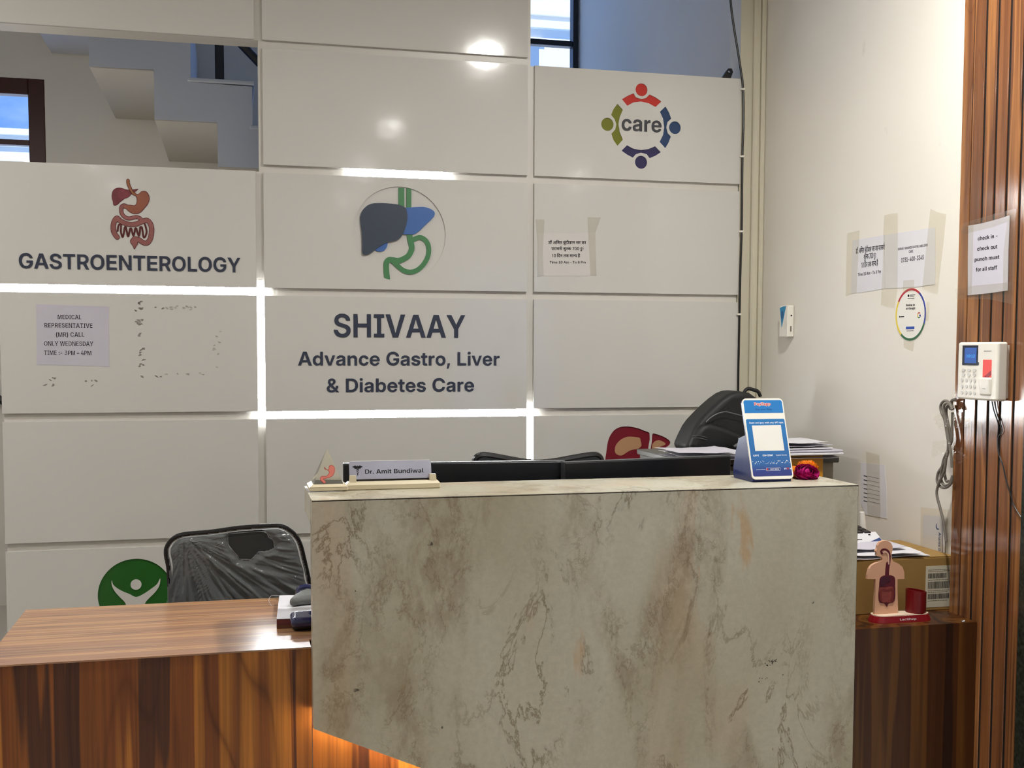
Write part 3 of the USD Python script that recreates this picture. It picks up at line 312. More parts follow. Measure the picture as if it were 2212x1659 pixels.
m_panel = plain('gloss_white_panel', s(206, 204, 199), 0.095, spec=0.42, bump=(5.0, 0.035, 0.02), vary=(1.3, 0.015))
m_back = plain('groove_white', s(210, 206, 198), 0.35)
m_plaster = M('cream_plaster', {
    'g': ('geometry', {}), 'n': ('noise_texture', {'scale': 1.4, 'detail': 4}), 'r': ('rgb_ramp', {'ramp': [(0.3, s(224, 219, 209)), (0.7, s(231, 226, 217))]}),
    'k': ('noise_texture', {'scale': 9.0, 'detail': 5, 'roughness': 0.6}), 'mp': ('mapping', {'scale': (1, 1, 0.5)}),
    'kr': ('rgb_ramp', {'ramp': [(0.70, (1, 1, 1)), (0.78, (0.86, 0.85, 0.83))]}), 'm': ('mix_color', {'blend_type': 'multiply', 'fac': 1.0}),
    'b': ('bump', {'strength': 0.05, 'distance': 0.003}), 'f': ('noise_texture', {'scale': 60.0, 'detail': 3}),
    'p': ('principled_bsdf', {'roughness': 0.55, 'specular_ior_level': 0.3})},
    [('g.position', 'n.vector'), ('n.fac', 'r.fac'), ('g.position', 'mp.vector'), ('mp.vector', 'k.vector'), ('k.fac', 'kr.fac'), ('r.color', 'm.a'), ('kr.color', 'm.b'), ('m.result', 'p.base_color'), ('g.position', 'f.vector'), ('f.fac', 'b.height'), ('b.normal', 'p.normal')])
m_stair_wall = plain('stairwell_paint', s(226, 222, 214), 0.75, spec=0.2, vary=(1.2, 0.03))
m_ceiling = plain('ceiling_white', s(226, 222, 214), 0.8, spec=0.2)
m_floor = plain('floor_tile', s(196, 190, 180), 0.25, vary=(3.0, 0.04))
m_trim = plain('cream_pvc', s(206, 200, 180), 0.35)
def nz(scale, detail, rough=0.5, dist=0.0): return ('noise_texture', {'scale': scale, 'detail': detail, 'roughness': rough, 'distortion': dist})
def rp(*st): return ('rgb_ramp', {'ramp': [(a, (c, c, c) if np.ndim(c) == 0 else c) for a, c in st]})
def mul(fac=1.0, **k): return ('mix_color', {'blend_type': 'multiply', 'fac': fac, **k})
m_marble = M('stone_laminate', {
    'g': ('geometry', {}), 'ma': ('mapping', {'scale': (1, 1, 0.32), 'location': (1.7, 0, 0.9)}), 'mb': ('mapping', {'scale': (1, 1, 0.5), 'location': (3.3, 1.2, 0.7)}), 'mc': ('mapping', {'scale': (1, 1, 0.6), 'location': (7.1, 2.2, 4.7)}),
    'base': nz(2.2, 5, 0.55, 0.3), 'baser': rp((0.30, s(174, 166, 142)), (0.45, s(188, 183, 163)), (0.58, s(195, 191, 174)), (0.75, s(176, 171, 153))),
    'zone': nz(4.6, 2.5, 0.5, 0.5), 'zoner': rp((0.52, 0.0), (0.62, 1.0)), 'patch': nz(15, 9, 0.72, 0.2), 'patchr': rp((0.44, 0.18), (0.56, 1.0)), 'zp': ('math', {'math_type': 'multiply'}), 'zpk': ('math', {'math_type': 'multiply', 'value2': 0.72}),
    'brown': mul(b=(0.66, 0.585, 0.52)),
    'pink': nz(3.4, 3, 0.5, 0.4), 'pinkr': rp((0.56, 0.0), (0.70, 0.8)), 'pinkm': mul(b=(1.0, 0.83, 0.73)),
    'ora': nz(5.4, 5, 0.6, 0.6), 'orar': rp((0.655, 0.0), (0.70, 0.75)), 'oram': mul(b=(0.98, 0.70, 0.48)),
    'cr': nz(4.2, 9, 0.64, 0.6), 'crr': rp((0.484, 1.0), (0.4985, (0.50, 0.42, 0.35)), (0.5015, (0.50, 0.42, 0.35)), (0.506, 0.86), (0.525, 1.0)), 'cm': nz(2.7, 3), 'cmr': rp((0.46, 0.0), (0.58, 0.95)), 'crm': mul(),
    'c2': nz(8.5, 10, 0.68, 0.4), 'c2r': rp((0.485, 1.0), (0.50, (0.64, 0.57, 0.50)), (0.515, 1.0)), 'c2m': mul(), 'zk': ('math', {'math_type': 'multiply', 'value2': 0.8}),
    'speck': nz(60, 5, 0.7), 'speckr': rp((0.35, 0.92), (0.65, 1.04)), 'spm': mul(), 'spot': nz(26, 2), 'spotr': rp((0.775, 1.0), (0.80, 0.25)), 'spotm': mul(),
    'p': ('principled_bsdf', {'roughness': 0.3, 'specular_ior_level': 0.4})},
    [('g.position', 'ma.vector'), ('g.position', 'mb.vector'), ('g.position', 'mc.vector'), ('mb.vector', 'base.vector'), ('ma.vector', 'zone.vector'), ('mb.vector', 'patch.vector'), ('ma.vector', 'pink.vector'), ('ma.vector', 'ora.vector'), ('mb.vector', 'cr.vector'), ('mc.vector', 'cm.vector'), ('mc.vector', 'c2.vector'), ('g.position', 'speck.vector'), ('g.position', 'spot.vector'),
     ('base.fac', 'baser.fac'), ('zone.fac', 'zoner.fac'), ('patch.fac', 'patchr.fac'), ('zoner.color', 'zp.value1'), ('patchr.color', 'zp.value2'), ('zp.value', 'zpk.value1'), ('baser.color', 'brown.a'), ('zpk.value', 'brown.fac'),
     ('pink.fac', 'pinkr.fac'), ('brown.result', 'pinkm.a'), ('pinkr.color', 'pinkm.fac'), ('ora.fac', 'orar.fac'), ('pinkm.result', 'oram.a'), ('orar.color', 'oram.fac'),
     ('cr.fac', 'crr.fac'), ('cm.fac', 'cmr.fac'), ('oram.result', 'crm.a'), ('crr.color', 'crm.b'), ('cmr.color', 'crm.fac'), ('c2.fac', 'c2r.fac'), ('crm.result', 'c2m.a'), ('c2r.color', 'c2m.b'), ('zoner.color', 'zk.value1'), ('zk.value', 'c2m.fac'),
     ('speck.fac', 'speckr.fac'), ('c2m.result', 'spm.a'), ('speckr.color', 'spm.b'), ('spot.fac', 'spotr.fac'), ('spm.result', 'spotm.a'), ('spotr.color', 'spotm.b'), ('spotm.result', 'p.base_color')])
m_black = plain('black_plastic', s(11, 14, 20), 0.35)
m_black_cable = plain('black_cable', s(14, 13, 14), 0.4)
m_paper = plain('white_paper', s(218, 217, 222), 0.6, spec=0.2, vary=(9.0, 0.02))
m_paper_grey = plain('lilac_paper', s(196, 193, 204), 0.6, spec=0.2, vary=(9.0, 0.02))
m_ink = plain('black_ink', s(30, 28, 32), 0.7, spec=0.2)
m_letter = plain('slate_lettering', s(48, 54, 72), 0.4)
m_white = plain('white_plastic', s(232, 228, 218), 0.3)
m_cream = plain('cream_plastic', s(214, 202, 172), 0.35)
m_tape = M('clear_tape', {'t': ('transparent_bsdf', {'color': (0.982, 0.976, 0.952)}), 'g': ('glossy_bsdf', {'roughness': 0.14, 'color': (1, 1, 1)}), 'm': ('mix_closure', {'fac': 0.055})},
           [('t.BSDF', 'm.closure1'), ('g.BSDF', 'm.closure2')], 'm.closure')
m_wrap = M('plastic_wrap', {'t': ('transparent_bsdf', {'color': (0.93, 0.94, 0.94)}), 'd': ('principled_bsdf', {'base_color': s(172, 178, 180), 'roughness': 0.10, 'specular_ior_level': 1.0, 'coat_weight': 1.0, 'coat_roughness': 0.08}), 'm': ('mix_closure', {'fac': 0.29})},
           [('t.BSDF', 'm.closure1'), ('d.BSDF', 'm.closure2')], 'm.closure')
m_pane = M('window_pane', {'t': ('transparent_bsdf', {'color': (0.93, 0.96, 0.97)}), 'g': ('glossy_bsdf', {'roughness': 0.02}), 'm': ('mix_closure', {'fac': 0.05})},
           [('t.BSDF', 'm.closure1'), ('g.BSDF', 'm.closure2')], 'm.closure')
m_led = glow('led_white', (0.95, 0.98, 1.0), LED_WHITE); m_led_warm = glow('led_warm', (1.0, 0.84, 0.56), LED_WARM)
m_grey_cable = plain('grey_cable', s(112, 106, 98), 0.45)

# ================================================================== the setting
GAP = 0.030
COLS = [(-0.820, 0.085), (0.114, 1.144), (1.173, 2.063)]
t = struct('floor', 'pale stone tile floor of the reception', 'floor'); part(t, 'slab', box(-3, 4.6, -5.1, 7.2, -0.1, 0), m_floor)
t = struct('ceiling', 'white ceiling of the reception', 'ceiling'); part(t, 'slab', box(-3, 4.6, -5.1, 4.52, CEIL, CEIL + 0.12), m_ceiling)
t = struct('ceiling', 'ceiling above the staircase', 'ceiling'); part(t, 'slab', box(-3, 2.4, 4.40, 7.2, 4.8, 4.9), m_ceiling)
t = struct('wall_left', 'far left wall outside the picture', 'wall'); part(t, 'slab', box(-3.1, -3, -5.1, 7.2, 0, 4.8), m_stair_wall)
t = struct('wall_right', 'cream plastered wall on the right', 'wall'); part(t, 'plaster', box(XR, XR + 0.12, 2.60, 7.2, 0, 4.8), m_plaster)
t = struct('wall_side', 'wall returning to the right behind the slats', 'wall'); part(t, 'slab', box(XR + 0.12, 4.6, 2.60, 2.72, 0, CEIL), m_plaster); part(t, 'slab', box(4.5, 4.6, -5.1, 2.6, 0, CEIL), m_plaster)
t = struct('wall_front', 'street wall behind the camera with a glazed entrance', 'wall')
part(t, 'slab', cat(box(-3, 2.6, -5.1, -5, 0, CEIL), box(4.0, 4.6, -5.1, -5, 0, CEIL), box(2.6, 4.0, -5.1, -5, 2.7, CEIL)), m_plaster)
t = struct('wall_upper', 'wall above the reception ceiling', 'wall'); part(t, 'slab', box(-3, 2.3, 4.41, 4.52, CEIL + 0.12, 4.8), m_stair_wall)
W1, W2 = (-2.6, -1.045, 2.05, 3.05), (0.5, 2.165, 2.3, 4.6)  # hidden parts of both windows enlarged to let more daylight into the stairwell
YB = 7.05
t = struct('wall_rear', 'stairwell wall behind the panelled partition', 'wall')
part(t, 'slab', cat(box(-3, W1[0], YB, YB + 0.14, 0, 4.8), box(W1[0], W1[1], YB, YB + 0.14, 0, W1[2]), box(W1[0], W1[1], YB, YB + 0.14, W1[3], 4.8),
                    box(W1[1], W2[0], YB, YB + 0.14, 0, 4.8), box(W2[0], XR, YB, YB + 0.14, 0, W2[2]), box(W2[0], XR, YB, YB + 0.14, W2[3], 4.8)), m_stair_wall)

# the panelled partition: panels proud of a backing, grooves between them, inlaid signs cut out of the panels
C_DIG = (210, 380, 9.76); C_LIV = (750, 390, 7.213); C_CARE = (1100, 0, 3.6867); C_RED = (1280, 900, 11.642); C_GRN = (0, 1209, 3.6867)
def outline(c, pts, n=6): return Polygon(wall_xz(crop(*c, curve(pts, n, True)))).buffer(0)
def stroke(c, pts, w, n=6): return LineString(wall_xz(crop(*c, curve(pts, n)))).buffer(w / 2, 10)
PXM = 4.5 / FPX                                             # metres on the wall per pixel of the photograph
care = {}
for key, head, arc in (
    ('red', (1054, 715, 50), [(898, 790), (940, 765), (990, 743), (1010, 775), (1054, 790), (1090, 780), (1118, 752), (1165, 775), (1212, 808), (1165, 852), (1110, 822), (1050, 808), (990, 815), (940, 842)]),
    ('olive', (782, 990, 51), [(862, 826), (905, 875), (880, 935), (870, 990), (880, 1050), (905, 1112), (862, 1162), (830, 1115), (814, 1065), (845, 1030), (853, 990), (840, 950), (812, 915), (830, 870)]),
    ('blue', (1320, 1017, 50), [(1245, 848), (1275, 900), (1290, 945), (1262, 970), (1252, 1015), (1262, 1060), (1288, 1088), (1270, 1135), (1243, 1180), (1198, 1130), (1225, 1075), (1234, 1015), (1225, 945), (1200, 890)]),
    ('navy', (1050, 1292, 51), [(938, 1157), (990, 1185), (1050, 1195), (1110, 1187), (1162, 1165), (1207, 1212), (1165, 1240), (1118, 1260), (1095, 1228), (1050, 1215), (1008, 1228), (985, 1255), (940, 1232), (895, 1200)])):
    c = wall_xz(crop(*C_CARE, [head[:2]]))[0]
    care[key] = (Point(c).buffer(head[2] / C_CARE[2] * PXM * 1.02, 24), Polygon(wall_xz(crop(*C_CARE, arc))).buffer(0).buffer(-0.002).buffer(0.002, 4))
red_big = outline(C_RED, [(320, 1085), (345, 900), (370, 720), (400, 580), (460, 450), (550, 340), (660, 275), (780, 250), (920, 250), (1050, 270), (1180, 305), (1300, 355), (1420, 400), (1440, 470), (1440, 600), (1415, 740), (1405, 880), (1425, 985), (1350, 1040), (1200, 1095), (900, 1180), (600, 1240), (330, 1230)], 4)
red_small = outline(C_RED, [(1510, 432), (1620, 445), (1740, 485), (1850, 540), (1930, 600), (1955, 655), (1935, 715), (1860, 770), (1770, 830), (1680, 895), (1580, 950), (1490, 975), (1465, 970), (1450, 880), (1470, 760), (1490, 620)], 4)
red_spot = outline(C_RED, [(570, 880), (575, 780), (620, 680), (720, 580), (830, 525), (930, 505), (1060, 512), (1190, 535), (1215, 600), (1235, 690), (1220, 760), (1130, 815), (1010, 835), (920, 870), (840, 920), (760, 970), (690, 980), (610, 945)])
red_spot2 = outline(C_RED, [(1500, 740), (1530, 670), (1600, 610), (1690, 598), (1770, 625), (1845, 685), (1790, 730), (1710, 760), (1660, 820), (1600, 860), (1540, 855), (1505, 810)])
gc = wall_xz(crop(*C_GRN, [(1082, 277)]))[0]; green_disc = Point(gc).buffer(282 / 3.6867 * PXM * 0.955, 48)
green_body = outline(C_GRN, [(890, 165), (905, 205), (960, 245), (1030, 275), (1083, 298), (1140, 275), (1200, 235), (1250, 195), (1275, 150), (1270, 205), (1235, 260), (1185, 310), (1155, 350), (1145, 430), (1082, 530), (1015, 430), (1000, 350), (955, 300), (915, 255), (890, 205)], 5)
green_head = Point(wall_xz(crop(*C_GRN, [(1083, 199)]))[0]).buffer(41 / 3.6867 * PXM * 0.96, 24)
lc = wall_xz(crop(*C_LIV, [(815, 832)]))[0]; liver_disc = Point(lc).buffer(0.182, 64)
INLAYS = [g for h in care.values() for g in h] + [red_big, red_small, green_disc, liver_disc]
ZB = [0.12, 0.315, 0.789, 1.265, 1.735, 2.197, 2.660]         # bottom edges of the panel rows
ZT = [0.285, 0.759, 1.235, 1.705, 2.167, 2.630, 3.13]
t = struct('wall_back', 'white glossy panelled partition behind the reception desk', 'wall')
part(t, 'backing', cat(box(-0.815, 0.0995, WALL + 0.014, WALL + 0.12, 0, 2.172), box(-0.815, 0.0995, WALL + 0.014, WALL + 0.12, 2.66, CEIL),
                       box(0.0995, 1.158, WALL + 0.014, WALL + 0.12, 0, CEIL), box(1.158, 2.060, WALL + 0.014, WALL + 0.12, 0, 2.630)), m_back)
for ci, (x0, x1) in enumerate(COLS):
    for ri in range(7):
        z0, z1 = ZB[ri], ZT[ri]
        if (ci == 0 and ri == 5) or (ci == 2 and ri == 6): continue
        if ci == 0 and ri == 4: z1 = 2.172
        if ri == 0: z0 = 0.0
        r = sbox(x0, z0, x1, z1); cut = unary_union([g for g in INLAYS if g.intersects(r)])
        m = cat(on_wall(r.buffer(-0.0008, join_style=2), WALL, 0.001) if cut.is_empty else None, on_wall(r.difference(cut), WALL + 0.0008, 0.0055), box(x0, x1, WALL + 0.0062, WALL + 0.0145, z0, z1))
        if not cut.is_empty: m = cat(on_wall(r.difference(cut), WALL, 0.0063), box(x0, x1, WALL + 0.0062, WALL + 0.0145, z0, z1))
        part(t, 'panel', m, m_panel, smooth=False)
# cream moulding between the panels and the right wall
t = struct('trim_1', 'cream door-frame moulding between panels and right wall', 'moulding')
part(t, 'jamb', box(2.066, XR, WALL + 0.02, WALL + 0.12, 0, CEIL), m_trim)
part(t, 'rib', box(2.120, 2.152, WALL + 0.0, WALL + 0.03, 0, CEIL, 0.006), m_trim)
part(t, 'rib', box(2.152, XR - 0.001, WALL - 0.008, WALL + 0.03, 0, CEIL, 0.005), m_trim)
# windows of the stairwell
m_brown = plain('brown_window_paint', s(66, 34, 28), 0.35); m_black_frame = plain('black_window_paint', s(16, 18, 24), 0.35)
def window(w, m, fw, bars, y=YB, d=0.08, vb=()):
    x0, x1, z0, z1 = w; t = struct('window_1' if m is m_brown else 'window_2', ('brown wooden' if m is m_brown else 'black metal') + ' window of the stairwell', 'window')
    part(t, 'frame', cat(box(x0, x0 + fw, y, y + d, z0, z1, .004), box(x1 - fw, x1, y, y + d, z0, z1, .004), box(x0 + fw, x1 - fw, y, y + d, z1 - fw, z1, .004), box(x0 + fw, x1 - fw, y, y + d, z0, z0 + fw, .004)), m)
    for z, h in bars: part(t, 'transom', box(x0 + fw, x1 - fw, y + 0.01, y + d - 0.01, z - h / 2, z + h / 2, .003), m)
    for x, h in vb: part(t, 'mullion', box(x - h / 2, x + h / 2, y + 0.01, y + d - 0.01, z0 + fw, z1 - fw, .003), m)
    zs = [z0 + fw] + [z for z, _ in bars] + [z1 - fw]
    for a, b in zip(zs[:-1], zs[1:]): part(t, 'pane', box(x0 + fw, x1 - fw, y + 0.04, y + 0.044, a, b), m_pane)
window(W1, m_brown, 0.09, [(2.688, 0.03)], vb=[(-1.5, 0.05)])
window(W2, m_black_frame, 0.032, [(3.465, 0.034)], vb=[(1.35, 0.03)])
t = struct('door_1', 'glazed street entrance behind the camera', 'door')
part(t, 'frame', cat(box(2.6, 2.66, -5.08, -5.02, 0, 2.7), box(3.94, 4.0, -5.08, -5.02, 0, 2.7), box(2.66, 3.94, -5.08, -5.02, 2.64, 2.7), box(3.27, 3.33, -5.08, -5.02, 0, 2.64)), m_black_frame)
part(t, 'pane', box(2.66, 3.27, -5.055, -5.045, 0.01, 2.64), m_pane); part(t, 'pane', box(3.33, 3.94, -5.055, -5.045, 0.01, 2.64), m_pane)
# ceiling lamps (outside the picture, some seen as highlights in the panels; the last is added)
m_rim = plain('lamp_rim', s(235, 235, 235), 0.3)
for i, (x, y, _) in enumerate(DOWNLIGHTS):
    solo('ceiling_light', trimesh.creation.annulus(LAMP_R, LAMP_R + 0.02, 0.016, transform=trimesh.transformations.translation_matrix((x, y, CEIL - 0.008))), m_rim, 'round recessed ceiling downlight outside the picture, the last one added', 'ceiling light', group='ceiling downlights')

lamp = UsdLux.SphereLight.Define(stage, '/World/stair_lamp'); lamp.CreateRadiusAttr(0.05); lamp.CreateIntensityAttr(125.0); lamp.CreateColorAttr(Gf.Vec3f(1.0, 0.93, 0.82)); lamp.AddTranslateOp().Set(Gf.Vec3d(-0.9, 5.6, 1.75))  # added fill light hidden behind the partition, no fitting known; brightens stairs from below
# ================================================================== staircase and street behind the partition
m_soffit = plain('stair_cream_paint', s(188, 183, 172), 0.8, spec=0.2)
m_stair = plain('stair_grey_paint', s(196, 200, 208), 0.7, spec=0.2, vary=(2.0, 0.03)); m_rail = plain('railing_black', s(18, 20, 28), 0.4)
up = [(-0.191, 3.20), (-0.191, 2.803), (0.101, 2.797), (0.101, 2.588), (0.395, 2.588), (0.395, 2.385), (0.690, 2.385), (0.690, 2.18), (0.985, 2.18), (0.985, 1.97), (1.28, 1.97), (1.28, 1.76), (1.575, 1.76), (1.575, 1.30)]
dn = [(1.28, 1.30), (1.28, 1.55), (0.985, 1.55), (0.81, 1.76), (0.81, 1.975), (0.52, 1.975), (0.52, 2.19), (0.225, 2.19), (0.225, 2.40), (-0.068, 2.399), (-0.068, 2.614), (-0.363, 2.614), (-0.363, 2.851), (-0.658, 2.849), (-0.658, 3.20)]
t = thing('staircase', 'grey folded concrete stair flight rising to the left behind the partition', 'staircase', (0.4, 5.8, 1.3))
part(t, 'flight', put(extrude(Polygon(up + dn), 1.24), frame((0, 5.8 + 1.24, 0), (1, 0, 0), (0, 0, 1))), m_stair)
for (x0, x1, z) in ((-0.205, 0.112, 2.803), (0.087, 0.405, 2.588), (0.381, 0.70, 2.385)):
    part(t, 'tread', box(x0, x1, 5.775, 7.04, z, z + 0.016, 0.003), m_stair)
for x0, x1, z in ((-0.658, -0.363, 2.849), (-0.363, -0.068, 2.614), (-0.068, 0.225, 2.399), (0.225, 0.52, 2.19)): part(t, 'soffit', box(x0 + 0.003, x1 - 0.002, 5.803, 7.035, z - 0.004, z + 0.0005), m_soffit)
part(t, 'landing', box(-1.0, -0.3, 5.8, 7.04, 3.20, 3.42), m_stair)
for x, z in ((-0.055, 2.819), (0.245, 2.604), (0.545, 2.401)): part(t, 'baluster', box(x - 0.022, x + 0.022, 5.85, 5.89, z, z + 0.95, 0.003), m_rail)
part(t, 'handrail', tube([(-0.06, 5.87, 3.13), (0.25, 5.87, 2.82), (0.56, 5.87, 2.60)], 0.022, 8, 1), m_rail)
solo('wall_handrail', tube([(-2.0, 6.98, 1.62), (-1.6, 6.98, 1.40), (-1.25, 6.98, 1.17)], 0.022, 8, 1), m_rail, 'black sloping handrail on the stairwell wall at the left edge', 'handrail')
m_house = plain('house_paint', s(228, 226, 218), 0.8, spec=0.2, vary=(0.5, 0.03)); m_house_glass = plain('house_glass', s(120, 140, 160), 0.15)
def house(label, x0, x1, y, z1, ledges, wins):
    t = thing('building', label, 'building', ((x0 + x1) / 2, y, -1.0))
    part(t, 'wall', box(x0, x1, y, y + 5, -1, z1), m_house)
    for a, b, z, h, d in ledges: part(t, 'ledge', box(a, b, y - d, y + 0.02, z, z + h), m_house)
    for a, b, z0, w1 in wins: part(t, 'window', box(a, b, y - 0.03, y + 0.05, z0, w1), m_house_glass)
house('pale low house with stepped roof ledges outside the brown window', -6.5, -0.6, 14.0, 4.00, [(-6.5, -0.5, 3.93, 0.07, 0.06), (-6.5, -0.5, 3.80, 0.05, 0.04), (-2.62, -2.22, 3.60, 0.06, 0.06)], [(-2.58, -2.26, 2.5, 3.55), (-3.6, -2.9, 2.2, 3.55)])
house('pale tall house with a cornice outside the black window', 1.5, 7.0, 15.0, 8.0, [(1.5, 7.0, 6.02, 0.06, 0.05), (1.5, 7.0, 5.84, 0.10, 0.08), (3.7, 4.10, 5.66, 0.05, 0.06)], [(3.75, 4.04, 4.6, 5.62), (5.0, 5.8, 4.6, 5.6)])

# ================================================================== signs on the panels
def sign_letters(t, rows, depth=0.0022, m=m_letter, y=WALL):
    for text, a, b, cap in rows:
        pa, pb = wall_xz([a, b])
        zz = (pa[1] + pb[1]) / 2
        for g in line_shapes(text, (pa[0], zz), (pb[0], zz), cap):
            part(t, 'letter', on_wall(g, y - depth, depth), m, smooth=False)
t = thing('lettering', 'dark slate lettering GASTROENTEROLOGY on the left panel', 'lettering', (-0.35, WALL, 1.79)); sign_letters(t, [('GASTROENTEROLOGY', (41.2, 579), (519.6, 588.7), 30 * PXM * 0.98)])
t = thing('lettering', 'largest dark single-word lettering in the middle of the panelled wall', 'lettering', (0.65, WALL, 1.55)); sign_letters(t, [('SHIVAAY', (721.4, 728.5), (1005, 729.5), 48.5 * PXM)])
t = thing('lettering', 'smaller two-line dark lettering below the largest word on the middle panel', 'lettering', (0.65, WALL, 1.35)); sign_letters(t, [('Advance Gastro, Liver', (644, 789), (1079, 789.5), 28.5 * PXM), ('& Diabetes Care', (706, 846.5), (1024, 846), 28.5 * PXM)])
t = thing('care_logo', 'round logo of four coloured figures around the word care', 'logo', (1.62, WALL, 2.4))
for key, col in (('red', s(190, 40, 30)), ('olive', s(112, 116, 14)), ('blue', s(22, 58, 100)), ('navy', s(38, 34, 82))):
    m = plain('care_' + key, col, 0.3)
    h, a = care[key]; part(t, 'figure_head', on_wall(h, WALL + 0.0042, 0.003), m, label=f'{key} head'); part(t, 'figure_body', on_wall(a, WALL + 0.0042, 0.003), m, label=f'{key} arms')
sign_letters(t, [('care', (1342.7, 282.5), (1428.7, 285.5), 34.5 * PXM)], m=plain('care_letter', s(52, 52, 58), 0.4))
t = thing('digestive_logo', 'reddish digestive tract emblem above the lettering GASTROENTEROLOGY', 'logo', (-0.36, WALL, 1.9))
m_edge = plain('organ_edge', s(92, 30, 38), 0.35); m_liv = plain('organ_liver', s(122, 58, 66), 0.3, vary=(30, 0.25)); m_sto = plain('organ_stomach', s(148, 90, 70), 0.3, vary=(14, 0.1)); m_gut = plain('organ_gut', s(146, 92, 88), 0.3, vary=(20, 0.12)); m_eso = plain('organ_gullet', s(148, 96, 64), 0.3)
u = 1 / 9.76 * PXM
dig = [('gullet', stroke(C_DIG, [(650, 95), (655, 160), (685, 240), (735, 340), (790, 385)], 62 * u), m_eso, 0.0006),
       ('liver', outline(C_DIG, [(310, 380), (340, 300), (400, 258), (470, 248), (540, 260), (600, 283), (680, 293), (740, 288), (860, 275), (850, 297), (790, 345), (740, 370), (690, 425), (640, 460), (580, 482), (530, 520), (480, 560), (430, 607), (370, 627), (340, 605), (330, 540), (308, 470)], 5), m_liv, 0.0002),
       ('stomach', outline(C_DIG, [(770, 370), (850, 385), (890, 365), (935, 325), (1000, 315), (1060, 350), (1095, 420), (1102, 500), (1070, 590), (1010, 670), (940, 750), (870, 795), (780, 803), (700, 775), (640, 730), (600, 690), (560, 690), (550, 650), (600, 615), (700, 610), (780, 620), (820, 590), (835, 520), (825, 450), (790, 405)], 5), m_sto, 0.0004),
       ('duodenum', stroke(C_DIG, [(640, 655), (570, 620), (515, 655), (508, 740), (535, 820), (605, 880), (680, 897), (760, 880), (830, 868), (890, 888), (935, 925)], 76 * u), m_gut, 0.0003),
       ('large_intestine', unary_union([stroke(C_DIG, [(420, 1290), (360, 1200), (340, 1090), (355, 980), (415, 890), (480, 945), (580, 995), (700, 1025), (820, 1015), (920, 975), (1040, 935), (1110, 990), (1145, 1090), (1145, 1200), (1115, 1330), (1050, 1415), (960, 1400), (880, 1345), (790, 1325)], 98 * u), outline(C_DIG, [(700, 1350), (760, 1290), (850, 1330), (858, 1430), (830, 1480), (785, 1545), (750, 1480), (703, 1410)])]), m_gut, 0.0005),
       ('small_intestine', stroke(C_DIG, [(430, 1160), (448, 1050), (475, 1025), (503, 1050), (500, 1180), (535, 1290), (565, 1190), (580, 1090), (605, 1085), (625, 1180), (650, 1275), (680, 1180), (690, 1120), (720, 1115), (740, 1200), (765, 1255), (790, 1180), (800, 1110), (830, 1115), (850, 1200), (880, 1265), (900, 1180), (905, 1090), (940, 1085), (960, 1180), (975, 1285), (1010, 1285), (1040, 1190), (1030, 1100), (1005, 1020)], 34 * u), m_edge, 0.0001)]
for n, g, m, o in dig:
    p = part(t, n, on_wall(g, WALL - 0.0012 - o, 0.0012 + o), m_edge if n != 'small_intestine' else plain('organ_small', s(84, 30, 30), 0.35))
    if n != 'small_intestine': part(t, 'fill', on_wall(g.buffer(-10 * u), WALL - 0.0016 - o, 0.0004), m, parent=p)
t = thing('liver_logo', 'round emblem of dark and blue liver over green stomach', 'logo', (lc[0], WALL, lc[1] - 0.18))
part(t, 'disc', on_wall(liver_disc, WALL + 0.005, 0.001), m_panel)
def loc_(n, g, m, lift): part(t, n, on_wall(g, WALL + 0.005 - lift, lift), m)
m_lg = plain('emblem_green', s(72, 128, 82), 0.35); m_lb = plain('emblem_blue', s(64, 104, 168), 0.35); m_ld = plain('emblem_slate', s(58, 68, 82), 0.35)
loc_('gullet', outline(C_LIV, [(800, 112), (890, 114), (893, 440), (800, 400)], 1).intersection(liver_disc), m_lg, 0.004); loc_('gullet', outline(C_LIV, [(925, 118), (1000, 130), (1000, 430), (925, 430)], 1).intersection(liver_disc), m_lg, 0.004)
k = 1 / 7.213 * PXM
loc_('stomach', unary_union([stroke(C_LIV, [(970, 820), (985, 930), (1005, 1010), (1003, 1080), (960, 1165), (890, 1215), (800, 1248), (700, 1235), (645, 1238), (612, 1290), (612, 1400), (625, 1520)], 84 * k), stroke(C_LIV, [(1000, 935), (1080, 898), (1150, 888), (1220, 930), (1265, 1010), (1272, 1120), (1240, 1230), (1170, 1330), (1080, 1400), (980, 1425), (880, 1400), (800, 1340), (720, 1265)], 72 * k)]).intersection(liver_disc), m_lg, 0.004)
loc_('gallbladder', outline(C_LIV, [(440, 1070), (500, 1030), (570, 985), (630, 970), (615, 1040), (580, 1085), (530, 1105), (470, 1100)]), m_lb, 0.005)
loc_('liver_lobe', outline(C_LIV, [(900, 430), (1000, 418), (1120, 412), (1210, 415), (1290, 440), (1345, 475), (1365, 515), (1345, 570), (1290, 625), (1220, 690), (1150, 760), (1090, 810), (1030, 838), (940, 838), (870, 828), (900, 720), (915, 600), (905, 500)]), m_lb, 0.007)
loc_('liver_lobe', outline(C_LIV, [(205, 560), (235, 470), (300, 400), (380, 362), (480, 352), (600, 355), (720, 365), (800, 378), (860, 400), (915, 440), (935, 540), (930, 640), (905, 740), (870, 830), (830, 890), (780, 925), (720, 945), (640, 960), (560, 995), (480, 1045), (420, 1090), (370, 1130), (310, 1155), (260, 1155), (235, 1110), (235, 960), (225, 800), (205, 640)]), m_ld, 0.009)
t = thing('red_liver_logo', 'dark red liver emblem with tan highlights above the monitors', 'logo', (1.62, WALL, 1.07))
m_r = plain('emblem_red', s(122, 32, 44), 0.3); m_tan = plain('emblem_tan', s(184, 142, 106), 0.35)
